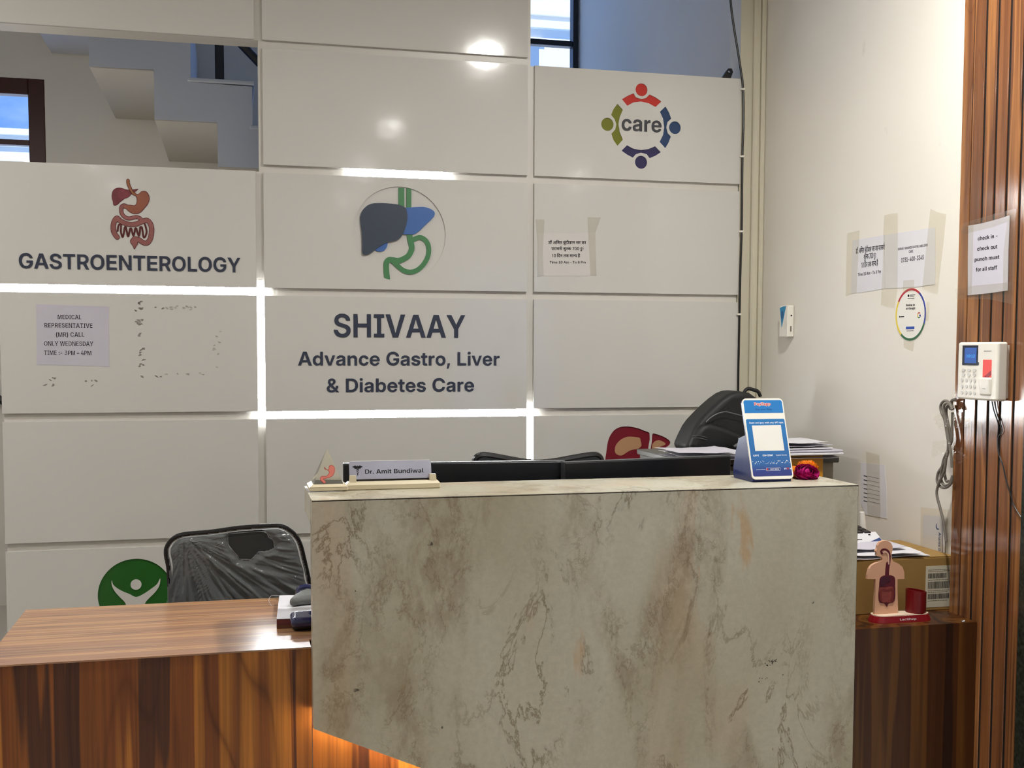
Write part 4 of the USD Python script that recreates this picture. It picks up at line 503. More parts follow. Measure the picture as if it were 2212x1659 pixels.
for big, spot in ((red_big, red_spot), (red_small, red_spot2)):
    p = part(t, 'lobe', on_wall(big, WALL + 0.0042, 0.0025), m_r); part(t, 'highlight', on_wall(spot, WALL + 0.0034, 0.0009), m_tan, parent=p)
t = thing('green_figure_logo', 'round green emblem with white figure raising both arms', 'logo', (gc[0], WALL, gc[1] - 0.13))
part(t, 'disc', on_wall(green_disc, WALL + 0.0042, 0.0025), plain('emblem_dark_green', s(36, 92, 34), 0.3)); part(t, 'figure_body', on_wall(green_body, WALL + 0.0012, 0.0032), m_panel); part(t, 'figure_head', on_wall(green_head, WALL + 0.0012, 0.0032), m_panel)
# light strips in the grooves
def led(label, x0, x1, z0, z1): solo('led_strip', box(x0, x1, WALL + 0.003, WALL + 0.0135, z0, z1), m_led, label, 'light strip')
led('glowing white light strip under the GASTROENTEROLOGY panel', -0.82, 0.0845, 1.7055, 1.7345)
led('glowing vertical light strip left of the middle name panel', 0.0855, 0.1135, 1.2355, 1.7345)
led('glowing white light strip under the middle name panel', 0.1145, 1.1435, 1.2355, 1.2645)
led('short glowing vertical light strip above the left monitor', 1.1445, 1.1725, 0.80, 1.2645)
led('short glowing light strip above the round liver emblem', 0.445, 0.815, 2.1675, 2.1965)
# old glue marks left by torn notices
marks = []
for (x, y, w, h, n) in ((300, 690, 7, 40, 16), (305, 770, 7, 22, 8), (380, 664, 45, 3, 12), (470, 750, 8, 50, 9), (110, 822, 16, 10, 5), (197, 827, 12, 6, 4), (380, 810, 80, 4, 9), (390, 670, 30, 8, 3)):
    for _ in range(n):
        c = wall_xz([(x + rng.uniform(-w, w), y + rng.uniform(-h, h))])[0]
        marks.append(on_wall(affinity.rotate(blob([(c[0] + rng.uniform(0.002, 0.010) * math.cos(a), c[1] + rng.uniform(0.001, 0.005) * math.sin(a)) for a in np.arange(7) / 7 * 6.283], 2), rng.uniform(-40, 40)), WALL - 0.0003, 0.0003))
m_glue = M('old_glue', {'t': ('transparent_bsdf', {'color': (0.955, 0.952, 0.94)}), 'd': ('diffuse_bsdf', {'color': s(160, 156, 148)}), 'm': ('mix_closure', {'fac': 0.11})}, [('t.BSDF', 'm.closure1'), ('d.BSDF', 'm.closure2')], 'm.closure')
solo('glue_marks', cat(*marks), m_glue, 'faint grey glue marks left on the left panel beside the paper notice', 'stain', kind='stuff')
# paper notices on the panels
def wall_notice(t, quad, mpaper, rows, lift=0.0006):
    q = wall_xz(quad); part(t, 'paper', on_wall(Polygon(q), WALL - lift, lift - 0.0001), mpaper)
    inks = []
    for text, a, b, cap, kw in rows:
        pa, pb = wall_xz([a, b]); inks += [on_wall(text_poly(text, pa, pb, cap, **kw), WALL - lift - 0.0003, 0.0003)]
    part(t, 'print', cat(*inks), m_ink, smooth=False, kind='stuff')
k5 = (0, 350, 3.6867)
t = thing('notice', 'lilac paper notice about medical representatives on the left panel', 'notice', (-0.6, WALL, 1.4))
rows = [(tx, crop(*k5, [(a, y)])[0], crop(*k5, [(b, y2)])[0], 8.6 * PXM, dict(serif=True)) for tx, a, b, y, y2 in (('MEDICAL', 457, 648, 1250, 1253), ('REPRESENTATIVE', 352, 737, 1317, 1321), ('(MR) CALL', 447, 672, 1391, 1392), ('ONLY WEDNESDAY', 352, 745, 1462, 1465), ('TIME :- 3PM – 4PM', 352, 730, 1535, 1538))]
wall_notice(t, [(78, 657), (235, 662), (235.5, 793), (215, 791), (150, 789), (79.5, 788)], m_paper_grey, rows)
k8 = (1150, 460, 11.06)
t = thing('notice', 'taped Hindi fee notice with opening times on the right panel', 'notice', (1.3, WALL, 1.8))
rows = [(tx, crop(*k8, [(a, y)])[0], crop(*k8, [(b, y)])[0], c * PXM / 11.06, kw) for tx, a, b, y, c, kw in (('fee_a', 375, 1280, 742, 62, dict(script=True)), ('fee_b', 450, 1215, 888, 62, dict(script=True)), ('fee_c', 465, 1140, 1056, 62, dict(script=True)), ('Time 10 Am – To 8 Pm', 410, 1270, 1208, 58, {}))]
wall_notice(t, crop(*k8, [(140, 478), (900, 485), (1490, 470), (1505, 1000), (1520, 1500), (1000, 1508), (160, 1503)]), plain('notice_paper', s(206, 202, 198), 0.5), rows)
part(t, 'tape', on_wall(Polygon(wall_xz(crop(*k8, [(70, 150), (290, 160), (250, 900), (270, 1500), (110, 1530), (120, 700)]))), WALL - 0.0012, 0.0003), m_tape)
part(t, 'tape', on_wall(Polygon(wall_xz(crop(*k8, [(1320, 100), (1630, 110), (1500, 480), (1530, 1500), (1385, 1500), (1330, 480)]))), WALL - 0.0012, 0.0003), m_tape)

# ================================================================== slatted cladding on the right
XS = 2.130
edges = [on_x(px, 1209, XS)[1] for px in (2052.8, 2073.5, 2099.5, 2125, 2150.5, 2179, 2206)]
t = thing('slat_cladding', 'glossy brown vertical wood slats cladding the right wall end', 'wall cladding', (XS, 2.85, 0))
part(t, 'backing', box(XS + 0.004, XR - 0.001, edges[-1] - 0.004, edges[0] - 0.003, 0, CEIL), m_dark)  # near-black backing close behind the slats stands in for shade in the gaps
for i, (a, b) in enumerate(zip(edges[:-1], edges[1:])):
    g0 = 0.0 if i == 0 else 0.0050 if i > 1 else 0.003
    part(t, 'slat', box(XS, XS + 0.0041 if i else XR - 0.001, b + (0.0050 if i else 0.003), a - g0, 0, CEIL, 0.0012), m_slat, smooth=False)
m_granite = plain('granite_green', s(40, 46, 40), 0.2, vary=(90, 0.5))
t = struct('trim_2', 'dark granite edge beyond the wood slats', 'jamb'); part(t, 'jamb', box(XS - 0.012, XR + 0.1, 2.56, edges[-1] - 0.006, 0, CEIL, 0.003), m_granite)

# ================================================================== reception counter and desk
CF, CL, CR, CT = 2.75, 0.178, 1.653, 1.136
t = thing('reception_counter', 'tall reception counter clad in veined beige stone laminate', 'counter', (0.9, CF, 0))
part(t, 'front_panel', put(extrude(Polygon([(CL, 0.572), (CL, CT - 0.004), (CR, CT - 0.004), (CR, 0.012), (1.405, 0.012)]), 0.040), frame((0, CF + 0.040, 0), (1, 0, 0), (0, 0, 1))), m_marble, smooth=False)
chips = []
for px_, py_, sx_, sy_, n_ in ((1672, 1428, 9, 4, 14), (1662, 1436, 8, 3, 6), (1650, 1466, 7, 4, 5), (768, 1277, 1, 1, 1), (1690, 1458, 2, 1, 2)):
    for _ in range(n_):
        w_ = on_y(px_ + rng.normal(0, sx_ * 0.6), py_ + rng.normal(0, sy_ * 0.6), CF); chips.append(on_wall(blob([(w_[0] + rng.uniform(0.0006, 0.0028) * math.cos(q_), w_[2] + rng.uniform(0.0006, 0.0020) * math.sin(q_)) for q_ in np.arange(6) / 6 * 6.283], 2), CF - 0.0002, 0.0004))
part(t, 'chip_mark', cat(*chips), plain('chip_dark', s(48, 42, 32), 0.7), smooth=False, kind='stuff')
part(t, 'edge_seam', cat(box(CL + 0.001, CR - 0.001, CF + 0.0015, CF + 0.05, CT - 0.004, CT - 0.0018), box(CR - 0.0005, CR + 0.0016, CF + 0.0015, CF + 0.04, 0.012, CT - 0.002)), m_dark)
part(t, 'top_ledge', cat(box(CL, CR, CF, 3.045, CT - 0.0018, CT), box(CL, CR, CF + 0.05, 3.045, CT - 0.066, CT - 0.0018)), m_marble, smooth=False)
part(t, 'end_panel', box(CL + 0.001, CL + 0.018, CF + 0.04, 2.8255, 0.60, CT - 0.066), m_marble, smooth=False)
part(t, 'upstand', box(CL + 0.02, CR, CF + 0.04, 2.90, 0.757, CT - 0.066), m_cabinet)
part(t, 'base_panel', box(CL + 0.004, CR - 0.03, 2.850, 2.868, 0, 0.755), m_desk_front)
slope = (0.012 - 0.572) / (1.405 - CL)
pts = [(0.200, 2.806, 0.66), (0.200, 2.806, 0.60), (0.222, 2.806, 0.59)] + [(x, 2.806, 0.572 + slope * (x - CL) + 0.045) for x in np.linspace(0.25, 1.38, 12)]
part(t, 'led_strip', tube(pts, 0.005, 6, 1), m_led_warm, label='warm light strip behind the slanted lower edge')
DT, DB, DX0, DX1 = 0.756, 3.42, -0.587, 1.60
t = thing('reception_desk', 'low brown wood-grain desk left of and behind the stone counter', 'desk', (0.4, 2.84, 0))
part(t, 'worktop', cat(box(DX0, CL, 2.826, DB, DT - 0.004, DT), box(CL, DX1, 2.90, DB, DT - 0.004, DT)), m_desk_top, smooth=False)
part(t, 'front_panel', box(DX0 + 0.001, CL + 0.001, 2.830, 2.848, 0, DT - 0.0045), m_desk_front)
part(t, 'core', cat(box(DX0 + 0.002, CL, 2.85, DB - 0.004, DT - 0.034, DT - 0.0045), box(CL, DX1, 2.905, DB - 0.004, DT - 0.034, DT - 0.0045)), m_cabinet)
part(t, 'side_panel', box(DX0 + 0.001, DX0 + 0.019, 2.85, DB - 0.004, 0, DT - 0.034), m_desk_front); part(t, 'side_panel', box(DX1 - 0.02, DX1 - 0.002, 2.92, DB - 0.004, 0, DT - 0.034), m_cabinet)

# low cabinet against the right wall
CBT, CBF = 0.700, 2.873
t = thing('low_cabinet', 'low dark wood cabinet between stone counter and slats', 'cabinet', (1.9, CBF, 0))
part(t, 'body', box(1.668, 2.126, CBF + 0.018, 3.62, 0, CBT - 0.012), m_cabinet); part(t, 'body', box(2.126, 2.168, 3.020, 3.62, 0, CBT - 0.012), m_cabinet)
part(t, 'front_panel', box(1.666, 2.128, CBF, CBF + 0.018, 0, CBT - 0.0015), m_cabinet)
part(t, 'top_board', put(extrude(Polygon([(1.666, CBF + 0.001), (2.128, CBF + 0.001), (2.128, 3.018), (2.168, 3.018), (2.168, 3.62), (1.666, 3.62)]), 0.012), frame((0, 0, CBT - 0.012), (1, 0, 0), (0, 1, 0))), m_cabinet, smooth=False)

# ================================================================== on the counter
# acrylic pyramid
p0, p1 = on_z(640 + 165 / 6.506, 950 + 715 / 6.506, CT + 0.002), on_z(640 + 722 / 6.506, 950 + 700 / 6.506, CT + 0.002)
PY = p0[1] + 0.03; px0, px1 = p0[0] + 0.002, p1[0]; pc = (px0 + px1) / 2; pw = (px1 - px0) / 2
m_clear = M('clear_acrylic', {'p': ('principled_bsdf', {'base_color': (0.98, 0.94, 0.80), 'roughness': 0.03, 'ior': 1.16, 'transmission_weight': 0.85})}, [])
t = thing('pyramid_paperweight', 'clear pyramid paperweight with red stomach on cream base at counter corner', 'paperweight', (pc, PY, CT + 0.002))
def frustum(cx, cy, z0, z1, a, b, c, d): return trimesh.convex.convex_hull(np.array([(cx + sx * a, cy + sy * b, z0) for sx in (-1, 1) for sy in (-1, 1)] + [(cx + sx * c, cy + sy * d, z1) for sx in (-1, 1) for sy in (-1, 1)]))
part(t, 'base', cat(box(pc - pw, pc + pw, PY - pw, PY + pw, CT + 0.002, CT + 0.012, 0.002), frustum(pc, PY, CT + 0.012, CT + 0.0185, pw, pw, pw * 0.80, pw * 0.80)), m_cream)
az = CT + 0.0185; ah = 0.089
part(t, 'pyramid', frustum(pc, PY, az, az + ah, pw * 0.76, pw * 0.76, 0.0005, 0.0005), m_clear)
sc = 0.0475 / 285
def sp(pts, w=None):
    q = [(pc + (a - 410) * sc, az + 0.004 + (580 - b) * sc) for a, b in curve(pts, 6, w is None)]
    return Polygon(q).buffer(0) if w is None else LineString(q).buffer(w * sc / 2)
st = unary_union([sp([(355, 345), (385, 380), (420, 385), (430, 335), (470, 320), (510, 350), (515, 410), (490, 470), (440, 505), (380, 515), (350, 520), (345, 500), (400, 470), (425, 430), (405, 400), (360, 380)]), sp([(360, 505), (318, 505), (310, 530), (345, 570)], 46)])
tilt = frame((0, PY - pw * 0.80 - 0.0005, 0), (1, 0, 0), (0, 0.0, 1))
lean_p = pw * 0.76 / ah
def on_face(poly, d, lift):
    m = extrude(poly, d); V = m.vertices.copy(); m.vertices = np.stack([V[:, 0], PY - pw * 0.76 + (V[:, 1] - az) * lean_p - V[:, 2] - lift, V[:, 1]], 1); m.invert(); return m
part(t, 'stomach_outline', on_face(st, 0.0004, 0.0002), plain('stomach_dark', s(160, 52, 46), 0.4), smooth=False); part(t, 'stomach', on_face(st.buffer(-0.0011), 0.0003, 0.0007), plain('stomach_pink', s(206, 112, 98), 0.4), smooth=False)
for i, (dx, dy, z) in enumerate(((-0.004, -0.007, 0.0), (-0.006, -0.002, 0.001))):
    solo('paper_slip', put(sheet(0.088, 0.086, 0.0004, 3 + i, thick=0.0004), frame((pc - 0.048 + dx, PY - 0.044 + dy, CT + 0.0002 + z), (1, 0.03, 0), (-0.03, 1, 0))), m_paper, 'white paper slip lying under the pyramid paperweight', 'paper', group='paper slips under the pyramid')
# name plate
n0, n1 = on_z(640 + 700 / 6.506, 950 + 716 / 6.506, CT), on_z(640 + 2030 / 6.506, 950 + 680 / 6.506, CT)
ny = (n0[1] + n1[1]) / 2; nx0, nx1 = n0[0], n1[0]; t = thing('name_plate', 'silver doctor name plate in a cream holder on the counter', 'name plate', ((nx0 + nx1) / 2, ny + 0.02, CT))
part(t, 'holder', cat(box(nx0, nx1, ny, ny + 0.042, CT, CT + 0.0165, 0.003), frustum((nx0 + nx1) / 2, ny + 0.021, CT + 0.0145, CT + 0.021, (nx1 - nx0) / 2 - 0.001, 0.020, (nx1 - nx0) / 2 - 0.007, 0.014)), m_cream)
for x in (nx0 + 0.010, nx1 - 0.028): part(t, 'post', frustum(x + 0.009, ny + 0.017, CT + 0.019, CT + 0.037, 0.0088, 0.011, 0.0078, 0.009), m_cream)
x0, x1 = nx0 + 0.011, nx1 - 0.021; pl_z0, pl_z1 = CT + 0.0255, CT + 0.0715; py = ny + 0.024
PT = frame((x0, py, pl_z0), (1, 0, 0), (0, 0.22, 1)); PWD, PHT = x1 - x0, (pl_z1 - pl_z0) * 1.03
m_silver = plain('brushed_silver', s(176, 176, 192), 0.22, metallic=0.55); m_plate_edge = plain('plate_edge', s(240, 240, 240), 0.15)
part(t, 'plate', put(extrude(Polygon([(0, 0), (PWD, 0), (PWD, PHT - 0.004), (PWD - 0.004, PHT), (0.004, PHT), (0, PHT - 0.004)]), 0.003), PT), m_silver, smooth=False)
part(t, 'foot_strip', box(x0 + 0.006, x1 - 0.004, py - 0.002, py + 0.005, CT + 0.0195, pl_z0 + 0.001), m_dark)
part(t, 'plate_edge', put(extrude(sbox(0.004, PHT, PWD - 0.004, PHT + 0.0012), 0.0032), PT), m_plate_edge)
wr = text_poly('Dr. Amit Bundiwal', (0.19 * PWD, 0.30 * PHT), (0.905 * PWD, 0.30 * PHT), 0.0115)
cad = unary_union([LineString([(0.1 * PWD, 0.22 * PHT), (0.1 * PWD, 0.78 * PHT)]).buffer(0.0006), Polygon([(0.1 * PWD + a * PWD, b * PHT) for a, b in ((0, .72), (.028, .78), (.066, .70), (.045, .66), (.035, .60), (.012, .58), (0, .62), (-.012, .58), (-.035, .60), (-.045, .66), (-.066, .70), (-.028, .78))]),
                   Polygon([(0.1 * PWD + a * PWD, b * PHT) for a, b in ((-.014, .58), (.014, .58), (.004, .22), (-.004, .22))])])
part(t, 'print', put(cat(extrude(wr, 0.0003), extrude(cad.difference(LineString([(0.093 * PWD, .55 * PHT), (.105 * PWD, .45 * PHT), (.096 * PWD, .36 * PHT)]).buffer(0.0005)), 0.0003)), PT @ trimesh.transformations.translation_matrix((0, 0, 0.003))), m_ink, smooth=False, kind='stuff')

# payment stand: a leaning plate on a wedge
def proj(P):
    d = np.array(P) - EYE; w = d @ FWD; return np.array([CX + FPX * (d @ RIGHT) / w, CY - FPX * (d @ UP) / w])
qb = on_y(1624.5, 1034, 2.862); qr = on_y(1713.5, 1029, 2.862); QW = qr[0] - qb[0]; qz = CT + 0.007
lean = math.radians(19); QH = 0.2345
u_, v_ = np.array([1.0, 0, 0]), np.array([0, math.sin(lean), math.cos(lean)])
QT = frame((qb[0], 2.862, qz), u_, v_)
t = thing('payment_stand', 'blue and white leaning payment stand on the right of the counter', 'payment stand', (qb[0] + QW / 2, 2.90, CT))
def rr(x0, y0, x1, y1, r): return sbox(x0 + r, y0 + r, x1 - r, y1 - r).buffer(r, 8)
m_navy = plain('stand_navy', s(36, 50, 112), 0.3); plate = rr(0, 0, QW, QH, 0.012)
part(t, 'plate', put(extrude(plate, 0.004), QT), plain('stand_white', s(236, 232, 222), 0.3), smooth=30)
part(t, 'back_shell', put(extrude(plate.buffer(-0.0008), 0.007), QT @ trimesh.transformations.translation_matrix((0, 0, -0.0072))), m_navy, smooth=30)
yb = lambda z: 2.862 + (z - qz) * math.tan(lean) + 0.004
prof = [(2.868, CT), (2.985, CT), (2.992, CT + 0.008), (2.992, CT + 0.03)] + [(2.992 - 0.02 * f - 0.012 * f * f, CT + 0.03 + 0.085 * f) for f in np.linspace(0.1, 1, 6)] + [(yb(CT + 0.13), CT + 0.13), (yb(CT + 0.03), CT + 0.03), (yb(CT + 0.008), CT + 0.008)]
part(t, 'wedge_foot', put(extrude(Polygon(prof).buffer(0), QW - 0.008), frame((qb[0] + 0.004, 0, 0), (0, 1, 0), (0, 0, 1))), m_navy, smooth=30)
m_print_blue = M('stand_blue_print', {'tc': ('texture_coordinate', {}), 'sx': ('separate_xyz', {}), 'mr': ('map_range', {'from_min': 0.0, 'from_max': 0.145}), 'r': ('rgb_ramp', {'ramp': [(0.0, s(44, 48, 116)), (0.20, s(44, 58, 130)), (0.34, s(42, 96, 160)), (1.0, s(26, 112, 178))]}), 'p': ('principled_bsdf', {'roughness': 0.3})},
    [('tc.object', 'sx.vector'), ('sx.z', 'mr.value'), ('mr.result', 'r.fac'), ('r.color', 'p.base_color')])
m_header = plain('stand_header', s(24, 118, 190), 0.3)
def onplate(poly, lift, d=0.0003): return put(extrude(poly, d), QT @ trimesh.transformations.translation_matrix((0, 0, 0.004 + lift)))
mg = 0.0035
part(t, 'blue_print', onplate(rr(mg, 0.0085, QW - mg, 0.1735, 0.004), 0), m_print_blue, smooth=False)
part(t, 'header_print', onplate(rr(mg, 0.1915, QW - mg, QH - 0.0055, 0.006).union(sbox(mg, 0.1915, QW - mg, 0.21)), 0), m_header, smooth=False)
part(t, 'blank_square', onplate(sbox(0.155 * QW, 0.081, 0.865 * QW, 0.155), 0.0003), plain('stand_square', s(232, 230, 224), 0.4), smooth=False)
def ptext(tx, a, b, z, cap): return text_poly(tx, (a * QW, z), (b * QW, z), cap)
wt = [ptext('Scan and pay with any UPI app', 0.10, 0.93, 0.1605, 0.0048), ptext('UPI', 0.09, 0.23, 0.0655, 0.0050), ptext('BHIM', 0.32, 0.56, 0.0655, 0.0050), ptext('Digital Rupee', 0.64, 0.91, 0.0665, 0.0030), ptext('HDFC BANK', 0.46, 0.67, 0.0262, 0.0036), ptext('powered by', 0.12, 0.34, 0.0268, 0.0022), ptext('n', 0.80, 0.85, 0.0262, 0.0062), ptext('w', 0.93, 1.0 - 0.03, 0.0262, 0.0062), rr(0.36 * QW, 0.0235, 0.70 * QW, 0.0325, 0.001).difference(rr(0.364 * QW, 0.0240, 0.696 * QW, 0.0320, 0.0008))]
for x in np.linspace(0.06, 0.94, 34):
    wt.append(Point(x * QW, 0.0475 + rng.uniform(-0.004, 0.005)).buffer(rng.uniform(0.0004, 0.0016), 5))
part(t, 'white_print', cat(*[onplate(g, 0.0003) for g in wt]), plain('print_white', s(232, 234, 240), 0.4), smooth=False, kind='stuff')
zp = ptext('PayZapp', 0.285, 0.68, 0.2138, 0.0080)
part(t, 'logo_outline', onplate(zp.buffer(0.0009), 0.0003), plain('print_white_logo', s(238, 232, 232), 0.4), smooth=False)
part(t, 'logo_print', onplate(zp, 0.0006), plain('print_red', s(206, 60, 48), 0.4), smooth=False)
part(t, 'tagline_print', onplate(ptext('Pay your Way', 0.30, 0.70, 0.1995, 0.0052), 0.0003), plain('print_deep_blue', s(14, 84, 150), 0.4), smooth=False)
part(t, 'red_print', cat(onplate(Point(0.385 * QW, 0.028).buffer(0.0028), 0.0006), onplate(Point(0.885 * QW, 0.0292).buffer(0.0032).difference(Point(0.885 * QW, 0.0292).buffer(0.0018)), 0.0003)), plain('print_red_b', s(196, 50, 56), 0.4), smooth=False)

# flowers
def flower(c, R, col, name, label, layers, flat=0.8, frill=0.0, wide=1.5, curl=0.18, tip=0.0):     # nested shells of petals on a ball, each ring a part; layers: (petals, radius, lowest and highest elevation)
    t = thing(name, label, 'flower', (c[0], c[1], CT)); m = plain(f'petal_{numbered("m", "petal")}', col, 0.55, spec=0.25, vary=(120, 0.3)); z0 = CT + R * flat * 0.78
    for li, (n, k, e0, e1) in enumerate(layers):
        ms = []
        for j in range(n):
            a = 2 * math.pi * (j + 0.5 * li + rng.uniform(-.2, .2)) / n; half = wide * math.pi / n; uu, vv = np.meshgrid(np.linspace(-1, 1, 9), np.linspace(0, 1, 7), indexing='ij')
            top = e1 + rng.uniform(-7, 7); el = np.radians(e0 + (top - e0) * vv * (1 - 0.22 * uu ** 2)); az = a + uu * half * (0.55 + 0.45 * np.sin(np.pi * (0.15 + 0.6 * vv))) / np.maximum(np.cos(el), 0.45)
            r = R * k * (1 + curl * vv ** 3 - 0.05 * uu ** 2 + frill * np.sin(uu * 7 + j * 2.1) * vv) * rng.uniform(0.95, 1.04)
            qx, qy, qz = r * np.cos(el) * np.cos(az), r * np.cos(el) * np.sin(az), r * np.sin(el)
            qy, qz = qy * math.cos(tip) - qz * math.sin(tip), qy * math.sin(tip) + qz * math.cos(tip)
            P = np.stack([c[0] + qx, c[1] + qy, np.maximum(z0 + qz * flat, CT + 0.0008)], -1)
            ms.append(grid_sheet(P[..., 0], P[..., 1], P[..., 2], 0.0003))
        part(t, 'petal_ring', cat(*ms), m, smooth=60)
    part(t, 'heart', hull_spheres([(c[0], c[1], z0 - R * 0.25 * flat), (c[0], c[1], z0 + R * 0.2 * flat)], R * 0.42), m)
ROSE = [(7, 1.0, -62, 12), (7, 0.92, -50, 26), (6, 0.82, -30, 42), (6, 0.70, -10, 52), (5, 0.58, 5, 62), (4, 0.46, 15, 70), (3, 0.36, 20, 76)]
MARI = [(16, 0.95, -60, -5), (16, 0.95, -40, 15), (15, 0.93, -15, 33), (12, 0.9, 5, 50), (9, 0.86, 25, 66), (6, 0.8, 45, 80)]
a = on_z(1751, 1037, CT); flower((a[0] + 0.002, a[1] + 0.030), 0.031, s(182, 28, 114), 'rose', 'magenta rose bloom lying on the counter beside the payment stand', ROSE, flat=0.72, frill=0.035, curl=0.26, tip=math.radians(58))
a = on_z(1722, 1034, CT); flower((a[0], a[1] + 0.034), 0.024, s(240, 138, 18), 'marigold', 'orange marigold bloom tucked against the payment stand', MARI, frill=0.10, wide=1.2)
a = on_z(1765, 1030, CT); flower((a[0], a[1] + 0.060), 0.028, s(236, 124, 14), 'marigold', 'orange marigold bloom behind the magenta rose', MARI, flat=0.85, frill=0.16, wide=1.2)

# ================================================================== monitors behind the counter
m_mon_edge = plain('monitor_edge', s(60, 62, 66), 0.35)
def monitor(a, b, ztop, label, h=0.355):
    A, B = on_z(*a, ztop), on_z(*b, ztop); e = B - A; L = np.linalg.norm(e[:2]); e = e / L; c = (A + B) / 2
    t = thing('monitor', label, 'monitor', (c[0], c[1] + 0.03, DT)); T = frame((A[0], A[1], ztop - h), e, (0, 0, 1))       # local z points to the camera: the back of the screen
    part(t, 'back_cover', put(cat(rbox(0, L, 0, h, -0.022, 0, 0.004), rbox(0.1 * L, 0.9 * L, 0.02, h * 0.62, -0.004, 0.016, 0.012)), T), m_black)
    part(t, 'bezel', put(cat(box(-0.0012, L + 0.0012, h - 0.002, h + 0.0018, -0.030, -0.004, .0008), box(-0.0012, 0.006, 0, h, -0.030, -0.004, .0008), box(L - 0.006, L + 0.0012, 0, h, -0.030, -0.004, .0008), box(0, L, -0.001, 0.014, -0.030, -0.004, .0008)), T), m_mon_edge)
    part(t, 'screen', put(box(0.006, L - 0.006, 0.014, h - 0.003, -0.029, -0.021), T), plain('screen_' + numbered('m', 'screen'), s(14, 16, 20), 0.1))
    part(t, 'neck', put(rbox(L / 2 - 0.03, L / 2 + 0.03, -(ztop - h - DT) + 0.006, h * 0.4, 0.004, 0.03, 0.008), T), m_black)
    part(t, 'foot', put(rbox(L / 2 - 0.11, L / 2 + 0.11, -(ztop - h - DT), -(ztop - h - DT) + 0.010, -0.10, 0.07, 0.005), T), m_black)
monitor((742, 1003), (1220, 996.5), 1.172, 'black computer monitor behind the name plate, left of two')
monitor((1222, 1000), (1579, 985), 1.172, 'black computer monitor nearer the payment stand, right of two')

# ================================================================== chairs
def padded(outline_xz, y, d, r=0.012):                       # a cushion: an outline in x, z with rounded rims, y to y + d
    g = outline_xz; ms = []
    for k, (ins, a, b) in enumerate(((0, 0.35, 0.65), (r * 0.4, 0.15, 0.85), (r, 0.0, 1.0))): ms.append(on_wall(g.buffer(-ins), y + a * d, (b - a) * d))
    return cat(*ms)
m_seat = plain('charcoal_seat', s(44, 48, 50), 0.42); m_frame = plain('black_tube', s(16, 16, 18), 0.28)
C3 = (340, 1120, 6.1444); YC = 3.60
o = wall_xz(crop(*C3, [(195, 1250), (165, 900), (150, 650), (118, 480), (132, 370), (215, 268), (350, 213), (700, 180), (1100, 125), (1500, 98), (1640, 103), (1745, 152), (1840, 240), (1900, 360), (1950, 560), (2000, 780), (2040, 1000), (2070, 1250)]), YC)
cx0 = (o[0][0] + o[-1][0]) / 2
t = thing('visitor_chair', 'black chair with backrest wrapped in torn clear plastic behind the desk', 'chair', (cx0, YC + 0.2, 0))
zb = 0.62
fr = [(o[0][0] + 0.01, YC + 0.06, 0.012), (o[0][0] + 0.01, YC + 0.05, 0.30), (o[0][0], YC + 0.02, zb)] + [(x, YC, z) for x, z in o[1:-1]] + [(o[-1][0], YC + 0.02, zb), (o[-1][0] - 0.01, YC + 0.05, 0.30), (o[-1][0] - 0.01, YC + 0.06, 0.012)]
part(t, 'frame_tube', tube(fr, 0.0078, 10, 4), m_frame)
for sx in (o[0][0] + 0.01, o[-1][0] - 0.01):
    part(t, 'leg', tube([(sx, YC + 0.05, 0.44), (sx, YC + 0.30, 0.45), (sx, YC + 0.48, 0.44), (sx, YC + 0.50, 0.25), (sx, YC + 0.50, 0.012)], 0.0115, 10, 4), m_frame)
    part(t, 'armrest', tube([(sx, YC + 0.02, 0.66), (sx, YC + 0.18, 0.68), (sx, YC + 0.40, 0.66), (sx, YC + 0.47, 0.50), (sx, YC + 0.48, 0.45)], 0.010, 10, 4), m_frame)
inner = blob([(o[1][0] + 0.02, zb)] + [(x, z) for x, z in o[2:-2]] + [(o[-2][0] - 0.02, zb)], 3).buffer(-0.012)
part(t, 'backrest', padded(inner, YC - 0.002, 0.030), m_seat)
part(t, 'seat', rbox(o[0][0] + 0.02, o[-1][0] - 0.02, YC + 0.04, YC + 0.50, 0.455, 0.50, 0.02), m_seat)
